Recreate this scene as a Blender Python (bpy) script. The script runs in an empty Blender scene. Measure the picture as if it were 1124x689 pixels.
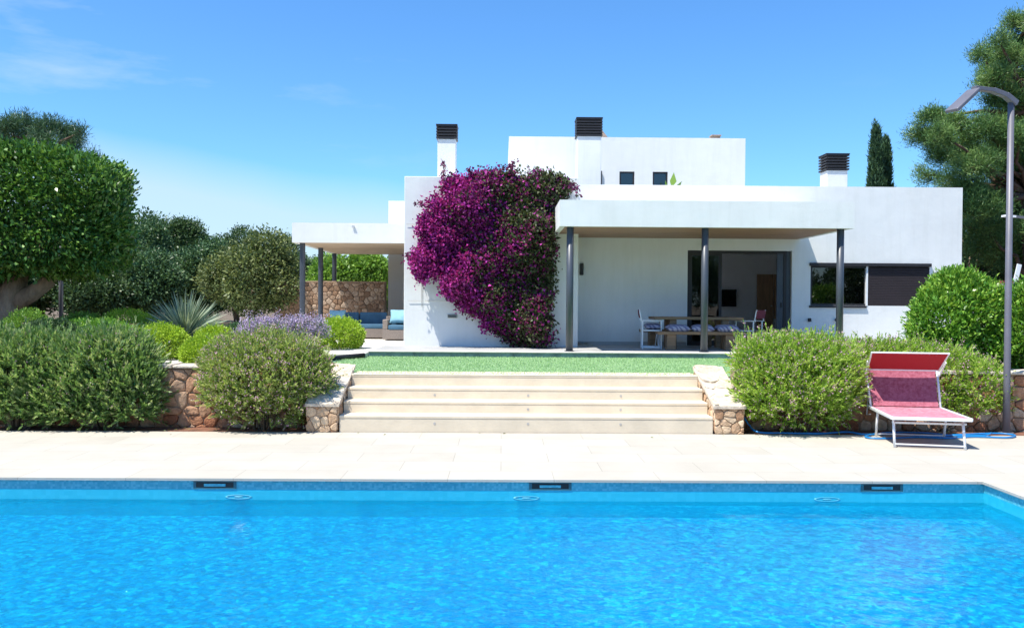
import bpy, bmesh, math, random
import numpy as np
from mathutils import Matrix, Vector

sc = bpy.context.scene
COL = sc.collection
R = math.radians
# ------------------------------------------------------------------ camera
F = 950.0
CAMZ = 2.0
cam = bpy.data.cameras.new('camera')
camo = bpy.data.objects.new('camera', cam)
COL.objects.link(camo)
CM = Matrix.Rotation(-11/F, 3, 'Z') @ Matrix.Rotation(math.pi/2 - 13.5/F, 3, 'X') @ Matrix.Rotation(0.0068, 3, 'Z')
camo.matrix_world = Matrix.Translation((0, 0, CAMZ)) @ CM.to_4x4()
cam.sensor_fit = 'HORIZONTAL'
cam.sensor_width = 36
cam.lens = F/1124*36
cam.clip_start = 0.1
cam.clip_end = 3000
sc.camera = camo

def ray(px, py):
    return CM @ Vector(((px-562)/F, -(py-344.5)/F, -1))
def at(px, py, Y):
    d = ray(px, py); t = Y/d.y
    return Vector((d.x*t, Y, CAMZ + d.z*t))
def atz(px, py, z):
    d = ray(px, py); t = (z-CAMZ)/d.z
    return Vector((d.x*t, d.y*t, z))
def X_(px, py, Y): return at(px, py, Y).x
def Z_(px, py, Y): return at(px, py, Y).z

# ------------------------------------------------------------------ materials
def newmat(name):
    m = bpy.data.materials.new(name); m.use_nodes = True
    nt = m.node_tree
    return m, nt, nt.nodes['Principled BSDF']
def rgb(c): return (c[0], c[1], c[2], 1)
def N(nt, t, **kw):
    n = nt.nodes.new(t)
    for k, v in kw.items(): setattr(n, k, v)
    return n
def noise(nt, co, scale, detail=4, rough=.55):
    n = N(nt, 'ShaderNodeTexNoise'); n.inputs['Scale'].default_value = scale
    n.inputs['Detail'].default_value = detail; n.inputs['Roughness'].default_value = rough
    nt.links.new(co, n.inputs['Vector'])
    return n.outputs['Fac']
def ramp(nt, fac, stops):
    r = N(nt, 'ShaderNodeValToRGB')
    cr = r.color_ramp
    while len(cr.elements) < len(stops): cr.elements.new(.5)
    for e, (p, c) in zip(cr.elements, stops):
        e.position = p; e.color = rgb(c)
    nt.links.new(fac, r.inputs['Fac'])
    return r.outputs['Color']
def maprange(nt, v, a, b, c, d):
    m = N(nt, 'ShaderNodeMapRange')
    for i, x in enumerate((a, b, c, d)): m.inputs[1+i].default_value = x
    nt.links.new(v, m.inputs[0]); return m.outputs[0]
def math_(nt, op, a, b):
    m = N(nt, 'ShaderNodeMath', operation=op)
    for i, x in enumerate((a, b)):
        if isinstance(x, (int, float)): m.inputs[i].default_value = x
        else: nt.links.new(x, m.inputs[i])
    return m.outputs[0]
def mixc(nt, fac, a, b, mode='MIX'):
    m = N(nt, 'ShaderNodeMix', data_type='RGBA', blend_type=mode)
    if isinstance(fac, (int, float)): m.inputs[0].default_value = fac
    else: nt.links.new(fac, m.inputs[0])
    for i, x in ((6, a), (7, b)):
        if isinstance(x, tuple): m.inputs[i].default_value = rgb(x)
        else: nt.links.new(x, m.inputs[i])
    return m.outputs[2]
def bump(nt, h, strength, dist, bsdf):
    b = N(nt, 'ShaderNodeBump'); b.inputs['Strength'].default_value = strength
    b.inputs['Distance'].default_value = dist
    nt.links.new(h, b.inputs['Height']); nt.links.new(b.outputs[0], bsdf.inputs['Normal'])
    return b
def pos(nt):
    return N(nt, 'ShaderNodeNewGeometry').outputs['Position']
def mapped(nt, co, scale):
    m = N(nt, 'ShaderNodeMapping'); m.inputs['Scale'].default_value = scale
    nt.links.new(co, m.inputs['Vector']); return m.outputs[0]

def surf(name, col, rough=.6, var=.08, scale=3, bstr=.2, bscale=40, bdist=.01, metal=0, spec=.5, stretch=None):
    m, nt, b = newmat(name)
    co = pos(nt)
    if stretch: co = mapped(nt, co, stretch)
    f = noise(nt, co, scale, 6, .6)
    lo = tuple(max(0, c*(1-var*1.6)) for c in col); hi = tuple(min(1, c*(1+var)) for c in col)
    nt.links.new(ramp(nt, f, [(.3, lo), (.7, hi)]), b.inputs['Base Color'])
    b.inputs['Roughness'].default_value = rough
    b.inputs['Metallic'].default_value = metal
    b.inputs['Specular IOR Level'].default_value = spec
    if bstr: bump(nt, noise(nt, co, bscale, 5, .6), bstr, bdist, b)
    return m

def plaster(name, col):
    m, nt, b = newmat(name)
    co = pos(nt)
    base = ramp(nt, noise(nt, co, .7, 5, .6), [(.3, tuple(c*.93 for c in col)), (.65, col)])
    st = noise(nt, mapped(nt, co, (3.0, 3.0, .35)), 1.6, 6, .65)
    stm = ramp(nt, st, [(.34, (.88, .88, .86)), (.52, (1, 1, 1))])
    c = mixc(nt, .35, base, mixc(nt, 1.0, base, stm, 'MULTIPLY'))
    nt.links.new(c, b.inputs['Base Color'])
    b.inputs['Roughness'].default_value = .85
    b.inputs['Specular IOR Level'].default_value = .2
    h = math_(nt, 'ADD', noise(nt, co, 90, 3), math_(nt, 'MULTIPLY', noise(nt, co, 3, 3), 2.5))
    bump(nt, h, .25, .012, b)
    return m

def leafmat(name, c1, c2, c3, trans=.3, rough=.45, attr='rnd'):
    m, nt, b = newmat(name)
    a = N(nt, 'ShaderNodeAttribute'); a.attribute_name = attr
    col = ramp(nt, a.outputs['Fac'], [(.0, c1), (.5, c2), (1., c3)])
    nt.links.new(col, b.inputs['Base Color'])
    b.inputs['Roughness'].default_value = rough
    b.inputs['Specular IOR Level'].default_value = .35
    t = N(nt, 'ShaderNodeBsdfTranslucent')
    nt.links.new(mixc(nt, 1., col, (1., 1., .55), 'MULTIPLY'), t.inputs['Color'])
    mx = N(nt, 'ShaderNodeMixShader'); mx.inputs[0].default_value = trans
    nt.links.new(b.outputs[0], mx.inputs[1]); nt.links.new(t.outputs[0], mx.inputs[2])
    nt.links.new(mx.outputs[0], nt.nodes['Material Output'].inputs['Surface'])
    return m

def stonemat(name, c1, c2, c3):
    m, nt, b = newmat(name)
    a = N(nt, 'ShaderNodeAttribute'); a.attribute_name = 'rnd'
    col = ramp(nt, a.outputs['Fac'], [(.0, c1), (.5, c2), (1., c3)])
    co = pos(nt)
    v = ramp(nt, noise(nt, co, 14, 8, .7), [(.3, (.62, .6, .57)), (.62, (1.08, 1.06, 1.03))])
    nt.links.new(mixc(nt, 1., col, v, 'MULTIPLY'), b.inputs['Base Color'])
    b.inputs['Roughness'].default_value = .9
    b.inputs['Specular IOR Level'].default_value = .15
    bump(nt, noise(nt, co, 22, 9, .7), .9, .03, b)
    return m

def glassmat(name, tint=(.5, .55, .55), refl=.12):
    m, nt, b = newmat(name)
    nt.nodes.remove(b)
    tr = N(nt, 'ShaderNodeBsdfTransparent'); tr.inputs[0].default_value = rgb(tint)
    gl = N(nt, 'ShaderNodeBsdfGlossy'); gl.inputs['Roughness'].default_value = .01
    fr = N(nt, 'ShaderNodeFresnel'); fr.inputs[0].default_value = 1.5
    mx = N(nt, 'ShaderNodeMixShader')
    nt.links.new(math_(nt, 'ADD', fr.outputs[0], refl), mx.inputs[0])
    nt.links.new(tr.outputs[0], mx.inputs[1]); nt.links.new(gl.outputs[0], mx.inputs[2])
    nt.links.new(mx.outputs[0], nt.nodes['Material Output'].inputs['Surface'])
    return m

M = {}
M['plaster'] = plaster('white_plaster', (.77, .785, .77))
M['roof'] = surf('roof_gravel', (.45, .44, .42), .9, .2, 6)
M['slate'] = surf('slate_paint', (.055, .066, .085), .4, .1, 2, .05)
M['black'] = surf('black_metal', (.018, .016, .018), .5, .15, 4, .1)
M['shutter'] = surf('shutter_slats', (.020, .014, .018), .8, .1, 2, 0)
M['wood_ceiling'] = surf('ceiling_wood', (.36, .21, .13), .55, .22, 2.2, .2, 30, .004, stretch=(.5, 6, 6))
M['cream_ceiling'] = surf('ceiling_cream', (.52, .40, .29), .7, .1, 2)
M['table_wood'] = surf('weathered_teak', (.27, .16, .085), .6, .25, 5, .3, 30, .004, stretch=(.4, 5, 5))
M['white_metal'] = surf('white_metal', (.78, .80, .82), .3, .03, 5, 0)
M['maroon'] = surf('maroon_canvas', (.16, .012, .028), .8, .1, 8, .3, 200, .002)
M['red_mesh'] = None
M['cushion_stripe'] = None
M['blue_fabric'] = surf('blue_fabric', (.05, .13, .21), .85, .1, 6, .3, 120, .003)
M['lightblue_fabric'] = surf('light_blue_fabric', (.20, .40, .50), .85, .1, 6, .3, 120, .003)
M['wicker'] = surf('grey_wicker', (.23, .19, .165), .8, .2, 40, .8, 80, .01)
M['porch_floor'] = surf('porch_tile', (.40, .40, .39), .55, .12, 2, .1)
M['slate_step'] = surf('green_slate', (.17, .24, .245), .55, .28, 4, .25, 25, .01)
M['pale_paving'] = surf('pale_paving', (.62, .59, .53), .75, .1, 3, .2)
M['soil'] = surf('red_soil', (.19, .085, .05), .95, .35, 5, .8, 30, .03)
M['earth'] = surf('garden_earth', (.15, .11, .07), .95, .35, 1.5, .6, 20, .03)
M['gravel'] = surf('pale_gravel', (.55, .51, .45), .95, .2, 40, .8, 60, .02)
M['mortar'] = surf('mortar', (.36, .25, .17), .95, .2, 10, .5, 60, .01)
M['steps'] = surf('cream_concrete', (.68, .59, .45), .75, .07, 2.5, .35, 30, .008)
M['bark'] = surf('bark', (.27, .21, .15), .9, .3, 6, .9, 18, .03, stretch=(1, 1, .35))
M['bark_pine'] = surf('pine_bark', (.13, .075, .05), .9, .35, 7, 1, 16, .04, stretch=(1, 1, .4))
M['twig'] = surf('twig', (.12, .085, .055), .9, .2, 10, 0)
M['lamp_grey'] = surf('lamp_grey', (.13, .13, .155), .45, .1, 3, .1)
M['hose'] = surf('blue_hose', (.01, .20, .52), .35, .08, 10, 0)
M['tv'] = surf('screen_black', (.008, .008, .009), .12, .1, 2, 0)
M['room'] = surf('room_paint', (.85, .86, .86), .8, .04, 1, .1)
M['room_floor'] = surf('room_floor', (.22, .20, .18), .4, .1, 2, .1)
M['door_wood'] = surf('door_wood', (.42, .26, .14), .5, .2, 3, .1, stretch=(4, 4, .5))
M['glass'] = glassmat('pane_glass', (.42, .47, .46), .05)
M['glass_dark'] = glassmat('window_glass', (.22, .25, .24), .07)
M['inlet'] = surf('inlet_plastic', (.12, .50, .58), .4, .05, 5, 0)
M['skimmer'] = surf('skimmer_plastic', (.035, .13, .16), .4, .1, 5, 0)
M['lens_step'] = surf('step_light_glass', (.44, .42, .40), .4, .1, 5, 0)
M['lens'] = surf('frosted_lens', (.75, .74, .68), .35, .03, 5, 0)
M['steel'] = surf('steel', (.5, .5, .5), .35, .1, 5, 0, metal=.9)
M['tile_roof'] = surf('clay_tile', (.34, .25, .19), .85, .3, 8, .5)
M['brown_cap'] = surf('brown_coping', (.17, .04, .03), .7, .15, 4, .2)
M['stone'] = stonemat('orange_rubble', (.47, .27, .16), (.62, .43, .28), (.72, .57, .41))
M['stone_red'] = stonemat('red_rubble', (.33, .13, .07), (.50, .29, .18), (.58, .47, .36))
M['stone_grey'] = stonemat('tan_rubble', (.26, .165, .11), (.42, .29, .205), (.52, .41, .32))
M['stone_pale'] = stonemat('pale_slab', (.60, .52, .42), (.68, .60, .50), (.74, .68, .58))
# foliage
M['leaf_clipped'] = leafmat('clipped_leaf', (.035, .105, .02), (.085, .21, .038), (.22, .38, .08), .25, .32)
M['leaf_olive'] = leafmat('sprig_leaf_dark', (.08, .19, .05), (.22, .36, .12), (.54, .60, .32), .46)
M['leaf_dusty'] = leafmat('sprig_leaf_dusty', (.16, .27, .06), (.35, .46, .13), (.62, .64, .28), .45)
M['leaf_fresh'] = leafmat('sprig_leaf_fresh', (.16, .32, .035), (.38, .58, .09), (.66, .78, .24), .48)
M['leaf_lime'] = leafmat('lime_leaf', (.20, .34, .02), (.38, .56, .05), (.55, .70, .10), .35)
M['leaf_glossy'] = leafmat('glossy_leaf', (.06, .18, .022), (.17, .37, .045), (.38, .58, .10), .3, .3)
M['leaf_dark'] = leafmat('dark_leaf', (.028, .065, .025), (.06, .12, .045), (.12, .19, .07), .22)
M['leaf_bluegreen'] = leafmat('bluegreen_leaf', (.035, .085, .038), (.075, .155, .065), (.16, .26, .11), .22)
M['leaf_brownish'] = leafmat('brownish_leaf', (.06, .10, .035), (.14, .19, .065), (.27, .31, .12), .25)
M['leaf_pine'] = leafmat('pine_needle', (.045, .11, .032), (.105, .215, .06), (.26, .38, .11), .2)
M['leaf_pinedark'] = leafmat('pine_needle_dark', (.03, .075, .04), (.065, .135, .065), (.12, .20, .09), .2)
M['leaf_bush'] = leafmat('bush_leaf', (.09, .20, .03), (.19, .36, .06), (.32, .50, .11), .35)
M['yucca'] = leafmat('yucca_blade', (.12, .18, .12), (.25, .33, .23), (.46, .53, .38), .2)
M['bract'] = leafmat('magenta_bract', (.12, .008, .095), (.33, .018, .24), (.70, .08, .52), .35, .6)
M['bract_dark'] = leafmat('purple_bract', (.07, .012, .05), (.17, .025, .11), (.34, .07, .22), .35, .6)
M['leaf_bougain'] = leafmat('bougainvillea_leaf', (.035, .055, .02), (.075, .10, .04), (.18, .19, .10), .3)
M['petal_pink'] = leafmat('pink_petal', (.38, .18, .30), (.58, .34, .46), (.74, .54, .60), .35, .7)
M['petal_lilac'] = leafmat('lilac_petal', (.36, .26, .52), (.55, .44, .70), (.74, .63, .84), .35, .7)
M['turf'] = leafmat('turf_blade', (.32, .52, .24), (.38, .59, .29), (.46, .66, .36), .3, .7)

def red_mesh():
    m, nt, b = newmat('red_mesh_fabric')
    co = pos(nt)
    v = N(nt, 'ShaderNodeTexVoronoi'); v.inputs['Scale'].default_value = 26
    nt.links.new(co, v.inputs['Vector'])
    c = ramp(nt, noise(nt, co, 60, 3), [(.3, (.36, .02, .03)), (.7, (.44, .035, .05))])
    nt.links.new(c, b.inputs['Base Color'])
    b.inputs['Roughness'].default_value = .7
    bump(nt, noise(nt, co, 300, 2), .3, .002, b)
    t = N(nt, 'ShaderNodeBsdfTranslucent'); t.inputs[0].default_value = (.6, .03, .045, 1)
    mx = N(nt, 'ShaderNodeMixShader'); mx.inputs[0].default_value = .35
    nt.links.new(b.outputs[0], mx.inputs[1]); nt.links.new(t.outputs[0], mx.inputs[2])
    nt.links.new(mx.outputs[0], nt.nodes['Material Output'].inputs['Surface'])
    return m
M['red_mesh'] = red_mesh()
def faded(nm='faded_pink_fabric', ca=(.42, .12, .17), cb=(.58, .27, .33)):
    m, nt, b = newmat(nm)
    co = pos(nt)
    c = ramp(nt, noise(nt, co, 18, 8, .75), [(.38, ca), (.62, cb)])
    nt.links.new(c, b.inputs['Base Color'])
    b.inputs['Roughness'].default_value = .7
    bump(nt, noise(nt, co, 300, 2), .3, .002, b)
    return m
M['faded_mesh'] = faded()
M['shaded_back_mesh'] = faded('faded_pink_fabric_shaded', (.25, .045, .075), (.40, .12, .17))  # seat fabric in a darker copy, sunshade's shadow painted into the backrest colour
def stripe():
    m, nt, b = newmat('patterned_cushion')
    co = pos(nt)
    w = N(nt, 'ShaderNodeTexWave', bands_direction='DIAGONAL'); w.inputs['Scale'].default_value = 5
    w.inputs['Distortion'].default_value = 5
    nt.links.new(co, w.inputs['Vector'])
    nt.links.new(ramp(nt, w.outputs['Fac'], [(.35, (.14, .14, .25)), (.6, (.36, .35, .45))]), b.inputs['Base Color'])
    b.inputs['Roughness'].default_value = .9
    return m
M['cushion_stripe'] = stripe()

def deck_mat():
    m, nt, b = newmat('cream_deck')
    co = pos(nt)
    br = N(nt, 'ShaderNodeTexBrick'); nt.links.new(co, br.inputs['Vector'])
    br.offset = .5
    br.inputs['Scale'].default_value = 1.0
    br.inputs['Brick Width'].default_value = 1.2; br.inputs['Row Height'].default_value = .6
    br.inputs['Mortar Size'].default_value = .004; br.inputs['Mortar Smooth'].default_value = .3
    br.inputs['Color1'].default_value = (.48, .452, .392, 1); br.inputs['Color2'].default_value = (.445, .415, .355, 1)
    br.inputs['Mortar'].default_value = (.30, .28, .235, 1)
    v = ramp(nt, noise(nt, co, 1.4, 8, .65), [(.3, (.90, .89, .87)), (.65, (1, 1, 1))])
    sp = ramp(nt, noise(nt, mapped(nt, co, (1, 3, 1)), 55, 3, .6), [(.25, (.86, .84, .8)), (.42, (1, 1, 1))])
    c = mixc(nt, 1., mixc(nt, 1., br.outputs['Color'], v, 'MULTIPLY'), sp, 'MULTIPLY')
    nt.links.new(c, b.inputs['Base Color'])
    b.inputs['Roughness'].default_value = .7
    b.inputs['Specular IOR Level'].default_value = .3
    h = math_(nt, 'SUBTRACT', noise(nt, co, 50, 5), math_(nt, 'MULTIPLY', br.outputs['Fac'], 1.5))
    bump(nt, h, .25, .006, b)
    return m
M['deck'] = deck_mat()
def mosaic(name, ca, cb, size, cm, rough=.3, caustic_cells=False, stops=((0, 0), (.6, .5), (1, 1))):
    m, nt, b = newmat(name)
    co = pos(nt)
    # small square glass tiles: cell id noise in all three axes
    sn = N(nt, 'ShaderNodeVectorMath', operation='SNAP'); sn.inputs[1].default_value = (size, size, size)
    ad = N(nt, 'ShaderNodeVectorMath', operation='ADD'); ad.inputs[1].default_value = (.0031, .0031, .0031)
    nt.links.new(co, ad.inputs[0]); nt.links.new(ad.outputs[0], sn.inputs[0])
    wn = N(nt, 'ShaderNodeTexWhiteNoise', noise_dimensions='3D'); nt.links.new(sn.outputs[0], wn.inputs['Vector'])
    if caustic_cells:
        vo = N(nt, 'ShaderNodeTexVoronoi'); vo.inputs['Scale'].default_value = 1/size; nt.links.new(co, vo.inputs['Vector'])  # uneven cells instead of square tiles, to imitate caustic flecks
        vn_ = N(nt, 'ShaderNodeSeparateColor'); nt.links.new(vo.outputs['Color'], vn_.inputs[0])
    c = ramp(nt, (vn_.outputs[0] if caustic_cells else wn.outputs['Value']), [(p_, tuple(x+(y-x)*k_ for x, y in zip(ca, cb))) for p_, k_ in stops])
    v = ramp(nt, noise(nt, co, .8, 4), [(.3, cm), (.7, (1, 1, 1))])
    nt.links.new(mixc(nt, 1., c, v, 'MULTIPLY'), b.inputs['Base Color'])
    b.inputs['Roughness'].default_value = rough
    return m
M['mosaic'] = mosaic('pool_mosaic_caustics', (.002, .17, .43), (.09, .78, .92), .044, (.66, .78, .90), caustic_cells=True, stops=((0, .04), (.5, .22), (.76, .36), (1, .80)))  # blue floor mosaic; its pale cells are caustic light painted into the colour
M['mosaic_wall'] = mosaic('pool_wall_mosaic', (.015, .40, .55), (.025, .44, .59), .05, (.93, .95, .97))
M['mosaic_band'] = mosaic('waterline_mosaic', (.06, .36, .44), (.16, .50, .56), .025, (.8, .9, .95))
def lawn_mat():
    m, nt, b = newmat('artificial_turf')
    co = pos(nt)
    c = ramp(nt, noise(nt, co, 60, 6, .8), [(.3, (.31, .50, .23)), (.5, (.35, .55, .27)), (.7, (.40, .59, .32))])
    v = ramp(nt, noise(nt, co, .9, 4), [(.3, (.85, .9, .85)), (.7, (1, 1, 1))])
    nt.links.new(mixc(nt, 1., c, v, 'MULTIPLY'), b.inputs['Base Color'])
    b.inputs['Roughness'].default_value = .85
    bump(nt, noise(nt, co, 120, 4, .8), 1, .03, b)
    return m
M['lawn'] = lawn_mat()
def water_mat():
    m, nt, b = newmat('pool_water')
    nt.nodes.remove(b)
    co = pos(nt)
    n1 = noise(nt, mapped(nt, co, (1.0, .8, 1)), 1.6, 3, .5)
    n2 = noise(nt, mapped(nt, co, (1.0, .9, 1)), 7.5, 3, .55)
    n3 = noise(nt, mapped(nt, co, (1.0, 1.0, 1)), 17, 3, .55)
    # breeze reaches the left half more than the right
    sx = N(nt, 'ShaderNodeSeparateXYZ'); nt.links.new(co, sx.inputs[0])
    br = maprange(nt, math_(nt, 'ADD', sx.outputs[0], math_(nt, 'MULTIPLY', n1, 3)), -.3, 3.2, 1.15, .10)
    h = math_(nt, 'ADD', math_(nt, 'MULTIPLY', n1, .7),
              math_(nt, 'MULTIPLY', br, math_(nt, 'ADD', math_(nt, 'MULTIPLY', n2, .8), math_(nt, 'MULTIPLY', n3, .42))))
    bp = N(nt, 'ShaderNodeBump'); bp.inputs['Strength'].default_value = 1.0; bp.inputs['Distance'].default_value = .07
    nt.links.new(h, bp.inputs['Height'])
    tint = (.36, .94, 1.0)
    tr = N(nt, 'ShaderNodeBsdfTransparent'); tr.inputs[0].default_value = rgb(tint)
    rf = N(nt, 'ShaderNodeBsdfRefraction'); rf.inputs['IOR'].default_value = 1.33
    rf.inputs['Roughness'].default_value = 0.0; rf.inputs[0].default_value = rgb(tint)
    nt.links.new(bp.outputs[0], rf.inputs['Normal'])
    m1 = N(nt, 'ShaderNodeMixShader'); m1.inputs[0].default_value = .35
    nt.links.new(tr.outputs[0], m1.inputs[1]); nt.links.new(rf.outputs[0], m1.inputs[2])
    gl = N(nt, 'ShaderNodeBsdfGlossy'); gl.inputs['Roughness'].default_value = .02
    nt.links.new(bp.outputs[0], gl.inputs['Normal'])
    fr = N(nt, 'ShaderNodeFresnel'); fr.inputs[0].default_value = 1.33
    nt.links.new(bp.outputs[0], fr.inputs['Normal'])
    m2 = N(nt, 'ShaderNodeMixShader')
    nt.links.new(fr.outputs[0], m2.inputs[0])
    nt.links.new(m1.outputs[0], m2.inputs[1]); nt.links.new(gl.outputs[0], m2.inputs[2])
    nt.links.new(m2.outputs[0], nt.nodes['Material Output'].inputs['Surface'])
    return m
M['water'] = water_mat()

# ------------------------------------------------------------------ mesh builder
ORG = {}
class MB:
    def __init__(s): s.v = []; s.f = []
    def add(s, vs, fs):
        o = len(s.v); s.v += [tuple(v) for v in vs]; s.f += [tuple(i+o for i in f) for f in fs]; return s
    def box(s, x0, x1, y0, y1, z0, z1):
        return s.add([(x0,y0,z0),(x1,y0,z0),(x1,y1,z0),(x0,y1,z0),(x0,y0,z1),(x1,y0,z1),(x1,y1,z1),(x0,y1,z1)],
                     [(0,3,2,1),(4,5,6,7),(0,1,5,4),(1,2,6,5),(2,3,7,6),(3,0,4,7)])
    def bar(s, p, q, w, h, up=(0,0,1)):
        p = Vector(p); q = Vector(q); d = (q-p).normalized(); up = Vector(up)
        sd = d.cross(up)
        if sd.length < 1e-4: sd = d.cross(Vector((0,1,0)))
        sd.normalize(); u = sd.cross(d)
        vs = []
        for c in (p, q):
            for a, b in ((-1,-1),(1,-1),(1,1),(-1,1)): vs.append(c + sd*a*w/2 + u*b*h/2)
        return s.add(vs, [(0,1,2,3),(7,6,5,4),(0,4,5,1),(1,5,6,2),(2,6,7,3),(3,7,4,0)])
    def tube(s, path, r, n=10, cap=True):
        path = [Vector(p) for p in path]
        rs = r if isinstance(r, (list, tuple)) else [r]*len(path)
        o = len(s.v); ref = Vector((.13, .31, .94)).normalized()
        for i, p in enumerate(path):
            d = (path[min(i+1, len(path)-1)] - path[max(i-1, 0)]).normalized()
            a = d.cross(ref)
            if a.length < .15: a = d.cross(Vector((1, 0, 0)))
            a.normalize(); b = d.cross(a)
            for k in range(n):
                t = 2*math.pi*k/n
                s.v.append(tuple(p + (a*math.cos(t) + b*math.sin(t))*rs[i]))
        for i in range(len(path)-1):
            for k in range(n):
                k2 = (k+1) % n
                s.f.append((o+i*n+k, o+i*n+k2, o+(i+1)*n+k2, o+(i+1)*n+k))
        if cap:
            s.f.append(tuple(o+k for k in range(n))[::-1]); s.f.append(tuple(o+(len(path)-1)*n+k for k in range(n)))
        return s
    def prism(s, pts, d):
        n = len(pts); d = Vector(d)
        vs = [Vector(p) for p in pts] + [Vector(p)+d for p in pts]
        fs = [tuple(range(n))[::-1], tuple(range(n, 2*n))] + [(i, (i+1) % n, n+(i+1) % n, n+i) for i in range(n)]
        return s.add(vs, fs)
    def build(s, name, mat, parent=None, loc=None, smooth=False, bevel=0, seg=2, sub=0, rnd=None):
        me = bpy.data.meshes.new(name)
        if parent is not None:
            o = ORG[parent.name]
        else:
            o = Vector(loc) if loc is not None else Vector((0, 0, 0))
        me.from_pydata([(v[0]-o[0], v[1]-o[1], v[2]-o[2]) for v in s.v], [], s.f)
        me.materials.append(mat)
        if rnd is not None:
            a = me.attributes.new('rnd', 'FLOAT', 'FACE'); a.data.foreach_set('value', rnd)
        if smooth: me.polygons.foreach_set('use_smooth', [True]*len(me.polygons))
        me.update()
        ob = bpy.data.objects.new(name, me); COL.objects.link(ob)
        if parent is not None: ob.parent = parent
        else: ob.location = o
        ORG[ob.name] = o
        if bevel:
            md = ob.modifiers.new('bevel', 'BEVEL'); md.width = bevel; md.segments = seg; md.limit_method = 'ANGLE'
            md.harden_normals = False
        if sub:
            md = ob.modifiers.new('sub', 'SUBSURF'); md.levels = sub; md.render_levels = sub
        return ob

def tag(o, label, cat, group=None):
    o['label'] = label; o['category'] = cat
    if group: o['group'] = group
    return o
def struct(o, kind='structure'):
    o['kind'] = kind; return o
def thing(name, loc, label, cat, group=None, rz=0):
    e = bpy.data.objects.new(name, None); COL.objects.link(e)
    e.location = loc; e.rotation_euler = (0, 0, rz); e.empty_display_size = .2
    ORG[e.name] = Vector(loc)
    return tag(e, label, cat, group)
def local(e):            # parts of e are given in its own coordinates
    ORG[e.name] = Vector((0, 0, 0)); return e
def kids(o): return [c for c in bpy.data.objects if c.parent == o]
def copy_tree(o, parent=None):
    c = o.copy(); COL.objects.link(c)
    if parent is not None: c.parent = parent
    for ch in kids(o): copy_tree(ch, c)
    return c

def wall_holes(mb, x0, x1, z0, z1, y0, y1, holes):
    xs = sorted({x0, x1} | {h[0] for h in holes} | {h[1] for h in holes})
    zs = sorted({z0, z1} | {h[2] for h in holes} | {h[3] for h in holes})
    def solid(i, k):
        if i < 0 or k < 0 or i >= len(xs)-1 or k >= len(zs)-1: return False
        cx = (xs[i]+xs[i+1])/2; cz = (zs[k]+zs[k+1])/2
        return not any(h[0] < cx < h[1] and h[2] < cz < h[3] for h in holes)
    for i in range(len(xs)-1):
        for k in range(len(zs)-1):
            if not solid(i, k): continue
            a, b, c, d = xs[i], xs[i+1], zs[k], zs[k+1]
            mb.add([(a,y0,c),(b,y0,c),(b,y0,d),(a,y0,d)], [(0,1,2,3)])
            mb.add([(a,y1,c),(b,y1,c),(b,y1,d),(a,y1,d)], [(3,2,1,0)])
            if not solid(i-1, k): mb.add([(a,y0,c),(a,y1,c),(a,y1,d),(a,y0,d)], [(3,2,1,0)])
            if not solid(i+1, k): mb.add([(b,y0,c),(b,y1,c),(b,y1,d),(b,y0,d)], [(0,1,2,3)])
            if not solid(i, k-1): mb.add([(a,y0,c),(b,y0,c),(b,y1,c),(a,y1,c)], [(3,2,1,0)])
            if not solid(i, k+1): mb.add([(a,y0,d),(b,y0,d),(b,y1,d),(a,y1,d)], [(0,1,2,3)])
    return mb

# numpy leaves -----------------------------------------------------
def unit(a): return a/np.maximum(np.linalg.norm(a, axis=1, keepdims=True), 1e-6)
def leaves(rng, p, d, L, W, droop=.15):
    n = len(p); d = unit(d)
    r = unit(rng.normal(size=(n, 3))); s = unit(np.cross(d, r)); nn = np.cross(s, d)
    L = (L*rng.uniform(.6, 1.25, n))[:, None]; W = (W*rng.uniform(.7, 1.2, n))[:, None]
    v = np.empty((n, 4, 3))
    v[:, 0] = p; v[:, 1] = p + d*L*.45 + s*W*.5 + nn*L*droop
    v[:, 2] = p + d*L; v[:, 3] = p + d*L*.45 - s*W*.5 + nn*L*droop
    return v.reshape(-1, 3)
def quadmesh(name, V, mat, rnd, parent=None, loc=None):
    n = len(V)//4
    o = np.array(ORG[parent.name] if parent is not None else (loc if loc is not None else (0, 0, 0)), dtype=float)
    me = bpy.data.meshes.new(name)
    me.vertices.add(n*4); me.vertices.foreach_set('co', (V-o).astype(np.float32).ravel())
    me.loops.add(n*4); me.loops.foreach_set('vertex_index', np.arange(n*4, dtype=np.int32))
    me.polygons.add(n)
    me.polygons.foreach_set('loop_start', np.arange(0, n*4, 4, dtype=np.int32))
    me.update(calc_edges=True)
    a = me.attributes.new('rnd', 'FLOAT', 'FACE'); a.data.foreach_set('value', np.clip(rnd, 0, 1).astype(np.float32))
    me.materials.append(mat)
    ob = bpy.data.objects.new(name, me); COL.objects.link(ob)
    if parent is not None: ob.parent = parent
    else: ob.location = tuple(o)
    ORG[ob.name] = Vector(o)
    return ob
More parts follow.
